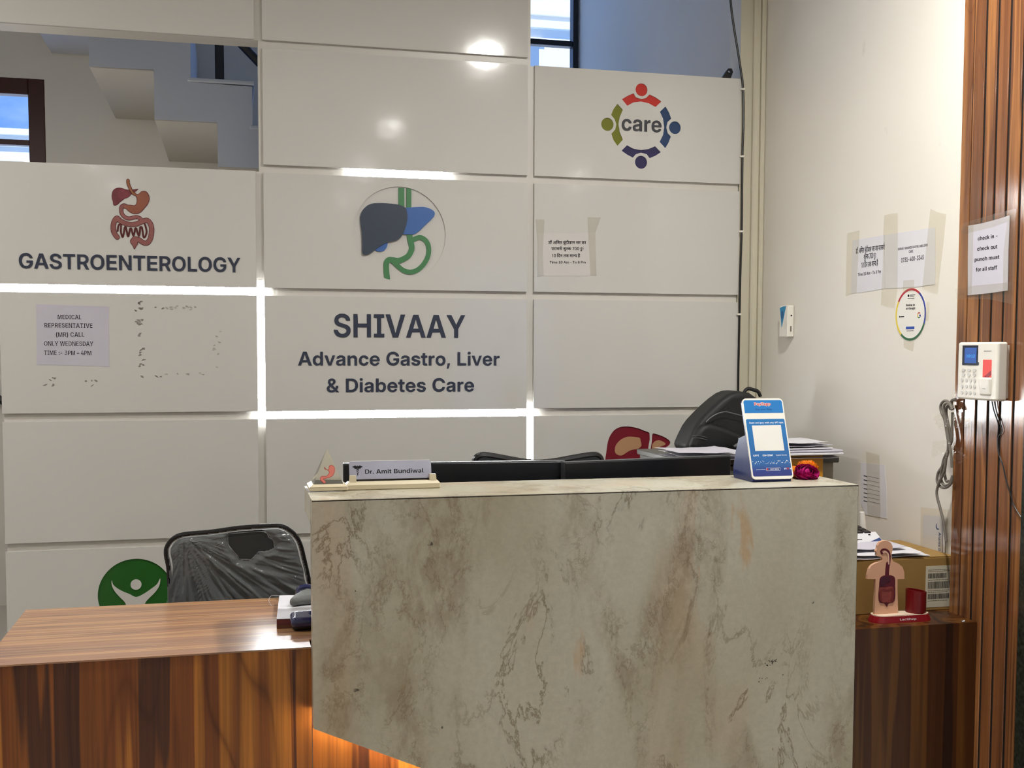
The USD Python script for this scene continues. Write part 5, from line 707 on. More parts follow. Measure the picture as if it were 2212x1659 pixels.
# the plastic: a wrinkled skin over the back with a torn hole
hole = Polygon(wall_xz(crop(*C3, [(935, 195), (1130, 170), (1380, 150), (1440, 185), (1480, 240), (1530, 290), (1555, 350), (1530, 385), (1450, 410), (1350, 440), (1290, 470), (1250, 530), (1180, 545), (1090, 535), (1060, 480), (1000, 420), (960, 350), (930, 270)]), YC)).buffer(0)
def skin(poly, y, amp, step=0.003, seed=0, thick=0.0004):
    x0, z0, x1, z1 = poly.bounds; X = np.arange(x0, x1 + step, step); Z = np.arange(z0, z1 + step, step); gx, gz = np.meshgrid(X, Z, indexing='ij')
    import shapely
    inside = shapely.contains_xy(poly, gx, gz)
    ed = shapely.distance(poly.boundary, shapely.points(gx.ravel(), gz.ravel())).reshape(gx.shape)
    rad = np.hypot(gx - x0 - 0.06, gz - z1 + 0.02); ang = np.arctan2(gz - z1 + 0.02, gx - x0 - 0.06)
    w1 = meshkit.fbm(np.stack([ang * 9, rad * 5, 0 * rad + seed], -1), 4, seed + 2); w2 = meshkit.fbm(np.stack([gx * 40, gz * 14, 0 * gx + seed], -1), 4, seed + 9)
    ridge = 1 - np.abs(2 * w1 - 1) * 1.6; w3 = meshkit.fbm(np.stack([ang * 30, rad * 8, 0 * rad + seed], -1), 3, seed + 5); d = amp * (0.9 * ridge + 0.6 * w2 + 0.9 * np.abs(2 * w3 - 1)) * np.clip(ed / 0.02, 0.25, 1)
    ix = -np.ones(gx.shape, int); ix[inside] = np.arange(inside.sum())
    V = np.stack([gx[inside], y - d[inside], gz[inside]], 1)
    q = np.stack([ix[:-1, :-1], ix[1:, :-1], ix[1:, 1:], ix[:-1, 1:]], -1).reshape(-1, 4); q = q[(q >= 0).all(1)]
    f = np.vstack([q[:, [0, 1, 2]], q[:, [0, 2, 3]]]); return trimesh.Trimesh(V, f, process=False)
part(t, 'plastic_wrap', skin(inner.buffer(0.010).difference(hole), YC - 0.006, 0.010, seed=3), m_wrap, smooth=60, label='torn clear plastic wrap')
rim = np.array(hole.exterior.coords); rim_pts = [(x + rng.normal(0, 0.0018), YC - 0.013 - rng.uniform(0, 0.004), z + rng.normal(0, 0.0018)) for x, z in rim[::1]]
part(t, 'torn_rim', tube(rim_pts, [0.0005, 0.0016, 0.0006, 0.0022, 0.0005, 0.0012, 0.0006, 0.0018] * 3, 5, 3, closed=True), m_wrap)
# office chair behind the monitors: only the top of its back shows
YO = 3.75
ob = wall_xz([(1031, 1010), (1030, 996), (1036, 988), (1050, 985.5), (1080, 990), (1130, 999), (1165, 1002), (1200, 999), (1250, 990), (1283, 985), (1296, 987), (1302, 996), (1300, 1010)], YO)
xa, xb = ob[0][0], ob[-1][0]; xm = (xa + xb) / 2
t = thing('office_chair', 'black swivel office chair mostly hidden behind the two monitors', 'chair', (xm, YO + 0.25, 0))
part(t, 'backrest', cat(padded(Polygon([(xa + 0.03, 0.60)] + list(map(tuple, curve([(xa + 0.01, 0.70), (xa, 0.9)] + ob + [(xb, 0.9), (xb - 0.01, 0.70)], 3))) + [(xb - 0.03, 0.60)]).buffer(0), YO, 0.045, 0.014)), m_seat)
part(t, 'back_rim', tube([(x, YO + 0.022, z) for x, z in ob], 0.013, 8, 4), m_frame)
part(t, 'seat', rbox(xm - 0.24, xm + 0.24, YO + 0.08, YO + 0.54, 0.44, 0.51, 0.03), m_seat)
part(t, 'back_bar', tube([(xm, YO + 0.05, 0.66), (xm, YO + 0.03, 0.45), (xm, YO + 0.12, 0.41), (xm, YO + 0.3, 0.41)], 0.018, 8, 5), m_frame)
part(t, 'gas_lift', lathe([(0, 0.09), (0.035, 0.09), (0.035, 0.25), (0.02, 0.25), (0.02, 0.44), (0, 0.44)], (xm, YO + 0.31, 0)), m_frame)
for k in range(5):
    a = 2 * math.pi * k / 5; e = np.array([xm + 0.27 * math.cos(a), YO + 0.31 + 0.27 * math.sin(a), 0])
    p = part(t, 'base_leg', tube([(xm, YO + 0.31, 0.10), tuple(e + [0, 0, 0.065])], [0.022, 0.014], 8, 1), m_frame)
    part(t, 'caster', cat(cyl(e + [-0.02, 0, 0.026], e + [-0.004, 0, 0.026], 0.025), cyl(e + [0.004, 0, 0.026], e + [0.02, 0, 0.026], 0.025), cyl(e + [0, 0, 0.03], e + [0, 0, 0.065], 0.006)), m_black, parent=p)

# ================================================================== cupboard with papers and backpack
KT = 1.120
m_cup = plain('grey_cupboard', s(86, 84, 78), 0.45); m_cup2 = plain('taupe_cupboard', s(150, 142, 126), 0.5)
CY0 = 3.64
t = thing('cupboard', 'grey office cupboard behind the counter under the loose papers', 'cupboard', (1.8, CY0, 0))
part(t, 'body', box(1.52, 2.02, CY0 + 0.022, 4.10, 0, KT - 0.02), m_cup); part(t, 'side_panel', box(2.02, 2.10, CY0 + 0.022, 4.10, 0, KT - 0.02, 0.003), m_cup2); part(t, 'top_board', box(1.51, 2.11, CY0, 4.11, KT - 0.02, KT, 0.003), m_cup)
for x in (1.525, 1.775): part(t, 'door', box(x, x + 0.243, CY0 + 0.004, CY0 + 0.022, 0.06, KT - 0.025, 0.002), m_cup)
YF = CY0 - 0.004
a = wall_xz([(1590, 992), (1778, 990), (1781, 1034), (1590, 1034)], YF - 0.004)
t = thing('yellow_sign', 'yellow card sign standing on edge behind the payment stand', 'sign', (a[0][0] + 0.12, YF, 0.95))
xl, xr_ = a[0][0], a[1][0]
part(t, 'card', box(xl, xr_, YF - 0.004, YF, 0.90, 1.1345), plain('yellow_card', s(206, 142, 18), 0.4))
ga, gb = wall_xz([(1711, 1012), (1729, 1011)], YF - 0.004); part(t, 'letter', on_wall(text_poly('CE', ga, gb, 0.0125), YF - 0.0046, 0.0006), m_ink, smooth=False)
part(t, 'curled_corner', put(sheet(0.05, 0.06, 0.001, 5, curl=0.02), frame((xl - 0.012, YF - 0.012, 1.075), (1, -0.5, 0), (0.35, 0, 1))), m_paper)
PILE = [(1.50, 3.61, 0.30, 0.22, 0.0005, 0.05, 0.003, 'crumpled white sheet lowest at the left end of the pile'), (1.485, 3.62, 0.25, 0.22, 0.0135, -0.04, 0.004, 'white sheet at the left end of the pile, under the backpack'), (1.475, 3.60, 0.24, 0.22, 0.026, 0.03, 0.004, 'topmost bright sheet at the left end of the pile'),
        (1.83, 3.605, 0.26, 0.24, 0.0005, -0.02, 0.003, 'white sheet lowest at the right end of the pile'), (1.82, 3.61, 0.25, 0.22, 0.041, 0.02, 0.003, 'thin grey sheet upper at the right end of the pile'), (1.80, 3.62, 0.25, 0.22, 0.053, -0.03, 0.002, 'topmost white sheet at the right end of the pile')]
for i, (x0, y0, w, h, z, rot, cu, lb) in enumerate(PILE):
    solo('paper_sheet', put(sheet(w, h, 0.003, 11 + i, 16, 10, 0.0008, cu), frame((x0, y0, KT + z), (1, rot, 0), (-rot, 1, 0))), m_paper if i % 2 else m_paper_grey, lb, 'paper', group='loose sheets on the grey cupboard', smooth=60)
t = thing('envelope_stack', 'thick white envelopes in the middle of the paper pile', 'envelopes', (1.93, 3.62, KT))
part(t, 'envelope', put(box(0, 0.30, 0, 0.20, 0, 0.008, 0.002), frame((1.80, 3.60, KT + 0.0125), (1, -0.03, 0), (0.03, 1, 0))), m_paper)
part(t, 'envelope', put(box(0, 0.28, 0, 0.19, 0, 0.007, 0.002), frame((1.825, 3.60, KT + 0.0225), (1, 0.02, 0), (-0.02, 1, 0))), m_paper_grey)
part(t, 'envelope', put(box(0, 0.27, 0, 0.19, 0, 0.006, 0.002), frame((1.80, 3.615, KT + 0.0315), (1, 0.0, 0), (0, 1, 0))), m_paper)
# backpack
YBK = 3.90
m_bag = plain('backpack_black', s(11, 12, 14), 0.6, bump=(220, 0.25, 0.001)); m_strap = plain('backpack_grey', s(92, 92, 94), 0.5)
C5 = (1400, 830, 7.5417)
bo = wall_xz(crop(*C5, [(610, 1110), (655, 985), (715, 850), (790, 700), (870, 590), (965, 490), (1085, 375), (1215, 260), (1340, 170), (1440, 128), (1540, 120), (1700, 150), (1850, 260), (1960, 420), (2010, 640), (2000, 900), (1940, 1110)]), YBK)
t = thing('backpack', 'black backpack leaning on the papers behind the payment stand', 'backpack', (1.72, YBK, KT))
bag = Polygon(bo); ins = bag.buffer(-0.022)
zlow = KT + 0.001
part(t, 'body', hull_spheres([(x, YBK + 0.03 + dy, max(z, zlow + 0.024)) for x, z in ins.exterior.coords for dy in (0.0, 0.10)], 0.023, 14), m_bag)
def onbag(pts, n=5): return curve([(x, YBK - 0.012, z) for x, z in wall_xz(crop(*C5, pts), YBK - 0.012)], n)
po = Polygon(wall_xz(crop(*C5, [(700, 1090), (730, 950), (800, 780), (900, 680), (1040, 640), (1250, 700), (1480, 800), (1620, 900), (1640, 1000), (1500, 1090)]), YBK - 0.02)).buffer(-0.02)
part(t, 'front_pocket', hull_spheres([(x, YBK + 0.006, max(z, zlow + 0.022)) for x, z in po.exterior.coords], 0.022, 12), m_bag)
part(t, 'zip', tube(onbag([(945, 615), (1000, 560), (1080, 505), (1180, 462), (1280, 452), (1400, 480), (1560, 520)]), 0.0022, 6, 1), m_strap)
for dz in (0, 38): part(t, 'reflective_stripe', tube([(x, YBK - 0.0175, z) for x, z in wall_xz(crop(*C5, [(715, 842 + dz), (800, 838 + dz), (880, 848 + dz), (965, 872 + dz)]), YBK - 0.0175)], 0.0012, 6, 3), m_strap)
part(t, 'handle', tube([(x, YBK + 0.05, z) for x, z in wall_xz(crop(*C5, [(1560, 150), (1590, 95), (1640, 72), (1720, 92), (1790, 120), (1830, 200)]), YBK + 0.05)], 0.007, 8, 5), m_bag)
part(t, 'strap', tube([(x, YBK - 0.03, z) for x, z in wall_xz(crop(*C5, [(1400, 1020), (1470, 975), (1560, 925), (1660, 880)]), YBK - 0.03)], 0.006, 8, 4), m_strap)

# ================================================================== things on the left part of the desk
q = [on_z(560 + a / 11.06, 1250 + b / 11.06, DT + z) for a, b, z in ((412, 972, 0.026), (490, 312, 0.026), (410, 1138, 0.0))]
t = thing('ledger', 'maroon bound ledger with a white cover at the right end of the desk', 'book', (0.2, 3.0, DT))
bx, by = q[0][0], q[0][1]; e = (q[1] - q[0])[:2]; e = e / np.linalg.norm(e); BT = frame((bx, by, DT), (e[1], -e[0], 0), (e[0], e[1], 0))
part(t, 'lower_board', put(box(0, 0.21, 0, 0.29, 0.0, 0.011, 0.001), BT), plain('ledger_brown', s(110, 66, 52), 0.45)); part(t, 'pages', put(box(0.0005, 0.209, 0.0005, 0.289, 0.0112, 0.0245, 0.0005), BT), plain('ledger_maroon', s(124, 60, 66), 0.5))
part(t, 'cover', put(sheet(0.21, 0.292, 0.0012, 4, thick=0.0012), BT @ trimesh.transformations.translation_matrix((0, 0, 0.0246))), m_paper)
part(t, 'elastic_loop', tube([(bx - 0.004, by + 0.27, DT + 0.001), (bx - 0.012, by + 0.28, DT + 0.016), (bx - 0.004, by + 0.288, DT + 0.028), (bx + 0.02, by + 0.285, DT + 0.028)], 0.0007, 5, 5), m_paper)
a = on_z(640, 1366, DT); m_gnavy = plain('gloss_navy', s(30, 38, 92), 0.08, coat=1.0); m_gblack = plain('gloss_black', s(14, 14, 16), 0.12)
t = thing('desk_punch', 'glossy navy paper punch on the desk beside the stone counter', 'paper punch', (a[0] + 0.06, a[1] + 0.03, DT))
X0 = on_z(626, 1362, DT)[0]; Y0 = a[1]
part(t, 'base', hull_spheres([(X0 + 0.016, Y0 + 0.018, DT + 0.0125), (X0 + 0.09, Y0 + 0.018, DT + 0.0125), (X0 + 0.016, Y0 + 0.05, DT + 0.0125), (X0 + 0.09, Y0 + 0.05, DT + 0.0125)], 0.012, 20), m_gblack)
part(t, 'body', hull_spheres([(X0 + 0.016, Y0 + 0.016, DT + 0.023), (X0 + 0.09, Y0 + 0.016, DT + 0.023), (X0 + 0.016, Y0 + 0.052, DT + 0.029), (X0 + 0.09, Y0 + 0.052, DT + 0.031)], 0.0150, 20), m_gnavy)
part(t, 'lever', cat(hull_spheres([(X0 + 0.052, Y0 + 0.035, DT + 0.035), (X0 + 0.085, Y0 + 0.035, DT + 0.062), (X0 + 0.10, Y0 + 0.035, DT + 0.035)], 0.008, 12)), m_gnavy)
b = on_z(623, 1310, DT + 0.03); m_felt = plain('grey_fabric', s(112, 114, 112), 0.7, bump=(70, 0.5, 0.004))
t = thing('fabric_pouch', 'small grey fabric pouch with glossy navy rim lying on the ledger', 'pouch', (b[0] + 0.03, b[1] + 0.04, DT + 0.026))
pz = DT + 0.0275
pm = hull_spheres([(b[0] + 0.016, b[1] + 0.012, pz + 0.013), (b[0] + 0.030, b[1] + 0.045, pz + 0.015), (b[0] + 0.075, b[1] + 0.03, pz + 0.016), (b[0] + 0.060, b[1] + 0.062, pz + 0.020), (b[0] + 0.09, b[1] + 0.07, pz + 0.02)], [0.012, 0.014, 0.0155, 0.0185, 0.018], 20).subdivide_to_size(0.006)
pm.vertices += (meshkit.fbm(pm.vertices * 70, 3, 5) - 0.5)[:, None] * 0.004 * np.array([1, 1, 0.4]); pm.vertices[:, 2] = np.maximum(pm.vertices[:, 2], pz)
part(t, 'bag', pm, m_felt, smooth=60)
part(t, 'rim', tube([(b[0] + 0.030, b[1] + 0.085, pz + 0.016), (b[0] + 0.034, b[1] + 0.078, pz + 0.034), (b[0] + 0.055, b[1] + 0.068, pz + 0.042), (b[0] + 0.085, b[1] + 0.055, pz + 0.036), (b[0] + 0.10, b[1] + 0.05, pz + 0.02)], 0.0075, 10, 5), m_gnavy)

# ================================================================== notices and devices on the right wall
def side_poly(pts, X=XR): return Polygon(side_uv(pts, X)).buffer(0)
C1 = (1810, 440, 5.184)
def side_print(t, rows, X, d=0.0003, m=None, name='print'):
    inks = []
    for text, a, b, cap, kw in rows:
        pa, pb = side_uv([a, b], X); inks.append(on_side(text_poly(text, pa, pb, cap, **kw), X - d, d))
    part(t, name, cat(*inks), m or m_ink, smooth=False, kind='stuff')
def k1(text, a, b, cap, **kw): return (text, crop(*C1, [a])[0], crop(*C1, [b])[0], cap, kw)
t = thing('notice', 'white Hindi fee notice taped on the cream right wall', 'notice', (XR, 3.6, 1.7)); X = XR - 0.0012
part(t, 'paper', on_side(side_poly(crop(*C1, [(165, 413), (345, 382), (522, 350), (524, 650), (526, 950), (345, 982), (150, 1006), (158, 700)])), X, 0.0009), m_paper)
m_soft = plain('soft_ink', s(70, 68, 76), 0.7, spec=0.2)
side_print(t, [k1('fee_d', (200, 560), (524, 512), 0.0155, script=True), k1('fee_e', (290, 623), (425, 603), 0.0155, script=True), k1('fee_c', (263, 718), (448, 690), 0.0155, script=True), k1('Time 10 Am – To 8 Pm', (225, 812), (482, 776), 0.011)], X, m=m_soft)
t = thing('notice', 'white notice with the number 0731-400-3345 taped on the right wall', 'notice', (XR, 3.3, 1.7))
part(t, 'paper', on_side(side_poly(crop(*C1, [(526, 352), (800, 310), (1092, 264), (1094, 580), (1090, 902), (860, 935), (530, 950)])), X, 0.0009), m_paper)
side_print(t, [k1('SHIVAAY ADVANCE GASTRO, AND LIVER', (672, 523), (1005, 476), 0.0078), k1('CARE', (795, 552), (842, 546), 0.0085), k1('0731-400-3345', (708, 660), (962, 625), 0.0150)], X, m=m_soft)
for pts, lb in (([(108, 332), (248, 300), (240, 480), (222, 800), (214, 1000), (92, 1036), (100, 700)], 'clear tape strip on the left edge of the Hindi notice on the right wall'),
                ([(525, 130), (600, 112), (678, 104), (676, 400), (672, 955), (640, 1168), (560, 1160), (487, 1135), (508, 700), (515, 300)], 'clear tape strip over the seam between the two wall notices'),
                ([(1042, 55), (1120, 95), (1220, 118), (1190, 420), (1150, 760), (1118, 1012), (1040, 985), (950, 952), (985, 600), (1020, 260)], 'clear tape strip on the right edge of the phone number notice')):
    solo('tape_strip', on_side(side_poly(crop(*C1, pts)), XR - 0.0022, 0.0004), m_tape, lb, 'tape')
# round review sticker
sc_ = side_uv(crop(*C1, [(817, 1240)]))[0]; SR = 0.0865; SX = XR - 0.0014
t = thing('review_sticker', 'round review sticker with four-colour rim under the notices', 'sticker', (XR, -sc_[0], sc_[1] - SR))
part(t, 'disc', on_side(Point(sc_).buffer(SR, 48), SX, 0.0012), plain('sticker_white', s(232, 230, 222), 0.35), smooth=False)
def arc(a0, a1, r0, r1, c=sc_): A = np.radians(np.linspace(a0, a1, 24)); return Polygon([(c[0] + r1 * math.cos(a), c[1] + r1 * math.sin(a)) for a in A] + [(c[0] + r0 * math.cos(a), c[1] + r0 * math.sin(a)) for a in A[::-1]])
for nm, a0, a1, col in (('red', 55, 148, s(178, 26, 44)), ('blue', -22, 55, s(44, 62, 148)), ('green', -128, -22, s(20, 92, 52)), ('yellow', 148, 232, s(226, 200, 60))):
    part(t, 'rim_arc', on_side(arc(a0, a1, SR - 0.0075, SR), SX - 0.0004, 0.0005), plain('rim_' + nm, col, 0.4), smooth=False, label=nm + ' rim arc')
gx = sc_[0] + 0.048
for a0, a1, col in ((45, 135, s(178, 26, 44)), (135, 225, s(206, 170, 40)), (225, 315, s(30, 110, 60)), (315, 362, s(44, 62, 148))): part(t, 'letter_g', on_side(arc(a0, a1, 0.0062, 0.0098, (gx, sc_[1] - 0.004)), SX - 0.0004, 0.0004), plain(numbered('m', 'letter_g_ink'), col, 0.4), smooth=False)
part(t, 'letter_g', on_side(sbox(gx, sc_[1] - 0.0056, gx + 0.0098, sc_[1] - 0.0022), SX - 0.0004, 0.0004), plain('letter_g_bar', s(44, 62, 148), 0.4), smooth=False)
def srow(text, u0, u1, v, cap): return on_side(text_poly(text, (sc_[0] + u0, sc_[1] + v), (sc_[0] + u1, sc_[1] + v), cap), SX - 0.0004, 0.0004)
part(t, 'print', cat(srow('Review us', -0.026, 0.024, 0.0275, 0.0075), srow('on Google', -0.026, 0.026, 0.0165, 0.0075), on_side(Point(sc_[0] - 0.062, sc_[1] - 0.006).buffer(0.0028), SX - 0.0004, 0.0004), on_side(sbox(sc_[0] - 0.058, sc_[1] - 0.0075, sc_[0] - 0.036, sc_[1] - 0.0045), SX - 0.0004, 0.0004), on_side(sbox(sc_[0] - 0.006, sc_[1] + 0.0625, sc_[0] + 0.024, sc_[1] + 0.0645), SX - 0.0004, 0.0004), on_side(sbox(sc_[0] - 0.006, sc_[1] + 0.0585, sc_[0] + 0.018, sc_[1] + 0.0600), SX - 0.0004, 0.0004),
    on_side(sbox(sc_[0] - 0.018, sc_[1] + 0.0515, sc_[0] + 0.020, sc_[1] + 0.0532), SX - 0.0004, 0.0004), on_side(Point(sc_[0] - 0.014, sc_[1] + 0.062).buffer(0.0045), SX - 0.0004, 0.0004), on_side(sbox(sc_[0] - 0.020, sc_[1] - 0.0550, sc_[0] + 0.020, sc_[1] - 0.0535), SX - 0.0004, 0.0004)), m_ink, smooth=False, kind='stuff')
part(t, 'button_print', on_side(sbox(sc_[0] - 0.024, sc_[1] - 0.049, sc_[0] + 0.024, sc_[1] - 0.040), SX - 0.0004, 0.0004), plain('button_blue', s(34, 76, 168), 0.4), smooth=False)
for pts, lb in (([(742, 1535), (858, 1540), (856, 1600), (848, 1655), (800, 1640), (745, 1610)], 'tape tab under the round review sticker'), ([(1000, 1095), (1032, 1100), (1030, 1210), (1022, 1315), (985, 1310)], 'tape tab at the right of the round review sticker'), ([(738, 860), (860, 852), (858, 985), (735, 1000)], 'pinkish tape tab over the top of the round review sticker')):
    solo('tape_tab', on_side(side_poly(crop(*C1, pts)), XR - 0.0026, 0.0004), m_tape, lb, 'tape')
# small white box device near the corner
dz0, dz1, dy0, dy1, dxf = 1.556, 1.682, 4.115, 4.185, 2.143
t = thing('wall_dispenser', 'small white wall box with blue triangle near the corner', 'dispenser', (XR, 4.15, dz0))
part(t, 'case', box(dxf, XR - 0.001, dy0, dy1, dz0, dz1, 0.003), m_white)
tri = Polygon([(-dy1 + 0.004, dz1 - 0.008), (-dy1 + 0.03, dz1 - 0.003), (-dy0 - 0.014, dz1 - 0.002), (-dy1 + 0.022, dz0 + 0.038)])
part(t, 'blue_print', on_side(tri, dxf - 0.0006, 0.0007), plain('dispenser_blue', s(24, 136, 186), 0.35), smooth=False); part(t, 'drop_print', on_side(affinity.scale(Point(-dy1 + 0.026, dz1 - 0.036).buffer(0.011), 1, 1.5), dxf - 0.0009, 0.0004), plain('dispenser_navy', s(6, 92, 150), 0.35), smooth=False)
part(t, 'side_button', cyl((dxf + 0.016, dy0 - 0.002, dz1 - 0.040), (dxf + 0.016, dy0 + 0.002, dz1 - 0.040), 0.0032), m_black); part(t, 'side_slot', box(dxf + 0.012, dxf + 0.018, dy0 - 0.0006, dy0 + 0.001, dz0 + 0.022, dz0 + 0.044), plain('slot_grey', s(120, 112, 100), 0.5))
for i in range(6): part(t, 'vent_line', on_side(sbox(-dy0 - 0.026, dz0 + 0.034 + i * 0.006, -dy0 - 0.008, dz0 + 0.0352 + i * 0.006), dxf - 0.0006, 0.0008), plain(numbered('m', 'vent_grey'), s(206, 202, 192), 0.5))
# list taped to the wall, lower down
C8 = (1690, 940, 8.733)
t = thing('notice', 'grey list sheet taped low on the right wall behind the counter', 'notice', (XR, 3.5, 0.95)); X = XR - 0.0012
lp = side_uv(crop(*C8, [(1478, 520), (1920, 560), (1965, 1000), (1968, 1575), (1565, 1500), (1480, 1290)]), X)
part(t, 'paper', on_side(Polygon(lp).buffer(0), X, 0.0009), m_paper)
rows = []
for i, y in enumerate((790, 868, 948, 1030, 1112, 1190, 1262)):
    A, B = side_uv(crop(*C8, [(1535, y - 18), (1605, y)]), X); rows.append(on_side(Polygon([A, B, (B[0], B[1] + 0.003), (A[0], A[1] + 0.003)]), X - 0.0003, 0.0003))
    A, B = side_uv(crop(*C8, [(1620, y - 16), (1830, y + 34)]), X); rows.append(on_side(Polygon([A, B, (B[0], B[1] + 0.0008), (A[0], A[1] + 0.0008)]), X - 0.0003, 0.0003))
part(t, 'print', cat(*rows), m_soft, smooth=False, kind='stuff')
solo('tape_strip', on_side(side_poly(crop(*C8, [(1590, 305), (1840, 375), (1850, 900), (1860, 1450), (1850, 1600), (1620, 1520), (1600, 900)])), XR - 0.0022, 0.0004), m_tape, 'clear tape strip down the grey list sheet low on the wall', 'tape')

# ================================================================== attendance notice and fingerprint terminal on the slats
C2 = (2050, 430, 7.216); X = XS - 0.003
t = thing('notice', 'check in - check out staff notice taped on the wood slats', 'notice', (XS, 2.9, 1.67))
part(t, 'paper', on_side(side_poly(crop(*C2, [(300, 415), (480, 385), (640, 345), (800, 300), (945, 252), (925, 800), (915, 1425), (640, 1465), (290, 1502), (293, 900)]), X), X, 0.0012), m_paper_grey)
def k2(text, a, b, cap): return (text, crop(*C2, [a])[0], crop(*C2, [b])[0], cap, {})
side_print(t, [k2('check in -', (448, 648), (755, 600), 0.0115), k2('check out', (440, 808), (752, 770), 0.0115), k2('punch must', (400, 975), (782, 930), 0.0115), k2('for all staff', (418, 1132), (748, 1096), 0.0115)], X)
for pts, lb in (([(215, 380), (640, 250), (1050, 140), (1040, 300), (700, 430), (300, 530), (190, 560)], 'glossy clear tape across the top of the staff notice'),
                ([(100, 1400), (400, 1350), (800, 1310), (1010, 1290), (1000, 1640), (600, 1560), (120, 1560)], 'glossy clear tape across the bottom of the staff notice'),
                ([(920, 260), (1040, 230), (1030, 800), (1010, 1420), (840, 1440), (850, 800)], 'glossy clear tape along the right edge of the staff notice'),
                ([(190, 430), (380, 400), (370, 900), (350, 1480), (130, 1500), (170, 900)], 'glossy clear tape along the left edge of the staff notice')):
    solo('tape_strip', on_side(side_poly(crop(*C2, pts), X - 0.001), X - 0.0012, 0.0004), m_tape, lb, 'tape')
FX = 2.088; f0 = on_x(2069, 745, FX); f1 = on_x(2157, 737, FX); fz0, fz1 = 1.360, 1.5275
fy0, fy1 = f1[1], f0[1]; FW = fy1 - fy0; FH = fz1 - fz0
t = thing('fingerprint_terminal', 'white fingerprint attendance terminal mounted on the wood slats', 'terminal', (XS, (fy0 + fy1) / 2, fz0))
part(t, 'case', cat(rbox(FX, FX + 0.034, fy0, fy1, fz0, fz1, 0.007), box(FX + 0.020, XS + 0.001, fy0 + 0.008, fy1 - 0.008, fz0 + 0.008, fz1 - 0.008)), m_white)
def fu(a, b): return (-fy1 + a * FW, fz0 + b * FH)                      # across and up the face, 0..1
def frect(a0, b0, a1, b1): return sbox(*fu(a0, b0), *fu(a1, b1))
part(t, 'screen_bezel', on_side(frect(0.13, 0.60, 0.52, 0.945).union(frect(0.50, 0.605, 0.545, 0.655)), FX - 0.0008, 0.001), plain('terminal_bezel', s(16, 22, 48), 0.2), smooth=False)
p = part(t, 'screen', on_side(frect(0.19, 0.635, 0.485, 0.905), FX - 0.0012, 0.0006), glow('terminal_screen', s(86, 118, 190), 0.9), smooth=False)
part(t, 'screen_text', on_side(text_poly('10:12', fu(0.24, 0.735), fu(0.45, 0.735), 0.0085), FX - 0.0015, 0.0004), glow('terminal_text', s(90, 176, 250), 1.0), smooth=False, parent=p)
for r, (b, n, wd, hg) in enumerate(((0.515, 3, 0.038, 0.026), (0.435, 3, 0.038, 0.030), (0.335, 4, 0.027, 0.036), (0.225, 4, 0.027, 0.036), (0.115, 4, 0.027, 0.036))):
    for kx in range(n):
        a = (0.175 + 0.138 * kx) if n == 3 else (0.145 + 0.105 * kx); c = fu(a, b)
        part(t, 'key', on_side(affinity.scale(Point(c).buffer(1, 10), wd * FW * 1.05, hg * FH * 0.95), FX - 0.0022, 0.0025), plain(numbered('m', 'key_grey') , s(198, 196, 190), 0.35), smooth=False)
part(t, 'sensor_ramp', cat(hull_spheres([(FX + 0.002, -fu(0.62, 0)[0], fz0 + 0.02), (FX + 0.002, -fu(0.84, 0)[0], fz0 + 0.02), (FX - 0.002, -fu(0.62, 0)[0], fz0 + 0.36 * FH), (FX - 0.002, -fu(0.84, 0)[0], fz0 + 0.36 * FH)], 0.006, 12)), m_white)
part(t, 'sensor_window', on_side(frect(0.65, 0.40, 0.855, 0.70), FX - 0.0010, 0.0012), glow('sensor_red', (1.0, 0.16, 0.14), 0.95), smooth=False)
part(t, 'sensor_foot', on_side(Polygon([fu(0.68, 0.40), fu(0.855, 0.52), fu(0.855, 0.44), fu(0.80, 0.40)]), FX - 0.0016, 0.0008), plain('sensor_crimson', s(150, 10, 40), 0.2), smooth=False)
part(t, 'print', cat(on_side(text_poly('SECUREYE', fu(0.66, 0.835), fu(0.84, 0.835), 0.0032), FX - 0.0003, 0.0004), on_side(frect(0.69, 0.20, 0.755, 0.265).difference(frect(0.70, 0.208, 0.745, 0.257)), FX - 0.0055, 0.0004)), plain('terminal_print', s(120, 120, 120), 0.5), smooth=False, kind='stuff')
# the grey cable bundle, its tape, and thin black wires
C9 = (1990, 850, 5.9234)
def side_path(pts, X, n=1): return [tuple(on_x(a, b, X)) for a, b in crop(*C9, pts)]
t = thing('cable_bundle', 'grey coiled cable bundle hanging under the fingerprint terminal', 'cable', (XS, 3.05, 1.1))
for i, pts in enumerate(([(440, 75), (395, 90), (385, 140), (405, 200)], [(410, 200), (350, 110), (295, 95), (250, 150), (255, 230), (300, 340), (330, 520), (345, 640), (330, 800), (270, 930), (215, 1020), (205, 1130), (260, 1200), (330, 1200), (385, 1140), (395, 1050)],
                         [(395, 210), (370, 150), (330, 125), (290, 160), (290, 260), (325, 420), (345, 560), (360, 660), (380, 780), (395, 950)], [(375, 200), (345, 160), (320, 200), (330, 320), (365, 480), (375, 620), (330, 760), (310, 900), (300, 1020), (320, 1120), (350, 1120)],
                         [(400, 240), (395, 420), (390, 600), (345, 720), (290, 840), (265, 960), (250, 1080), (290, 1170), (360, 1160), (392, 1080)],
                         [(320, 820), (290, 1000), (230, 1140), (200, 1240), (205, 1330), (240, 1460), (280, 1620), (300, 1760), (318, 1890)])):
    part(t, 'strand', tube(side_path(pts, XS - 0.012 - 0.006 * (i % 3)), 0.0042 if i else 0.0048, 8, 5), m_grey_cable)
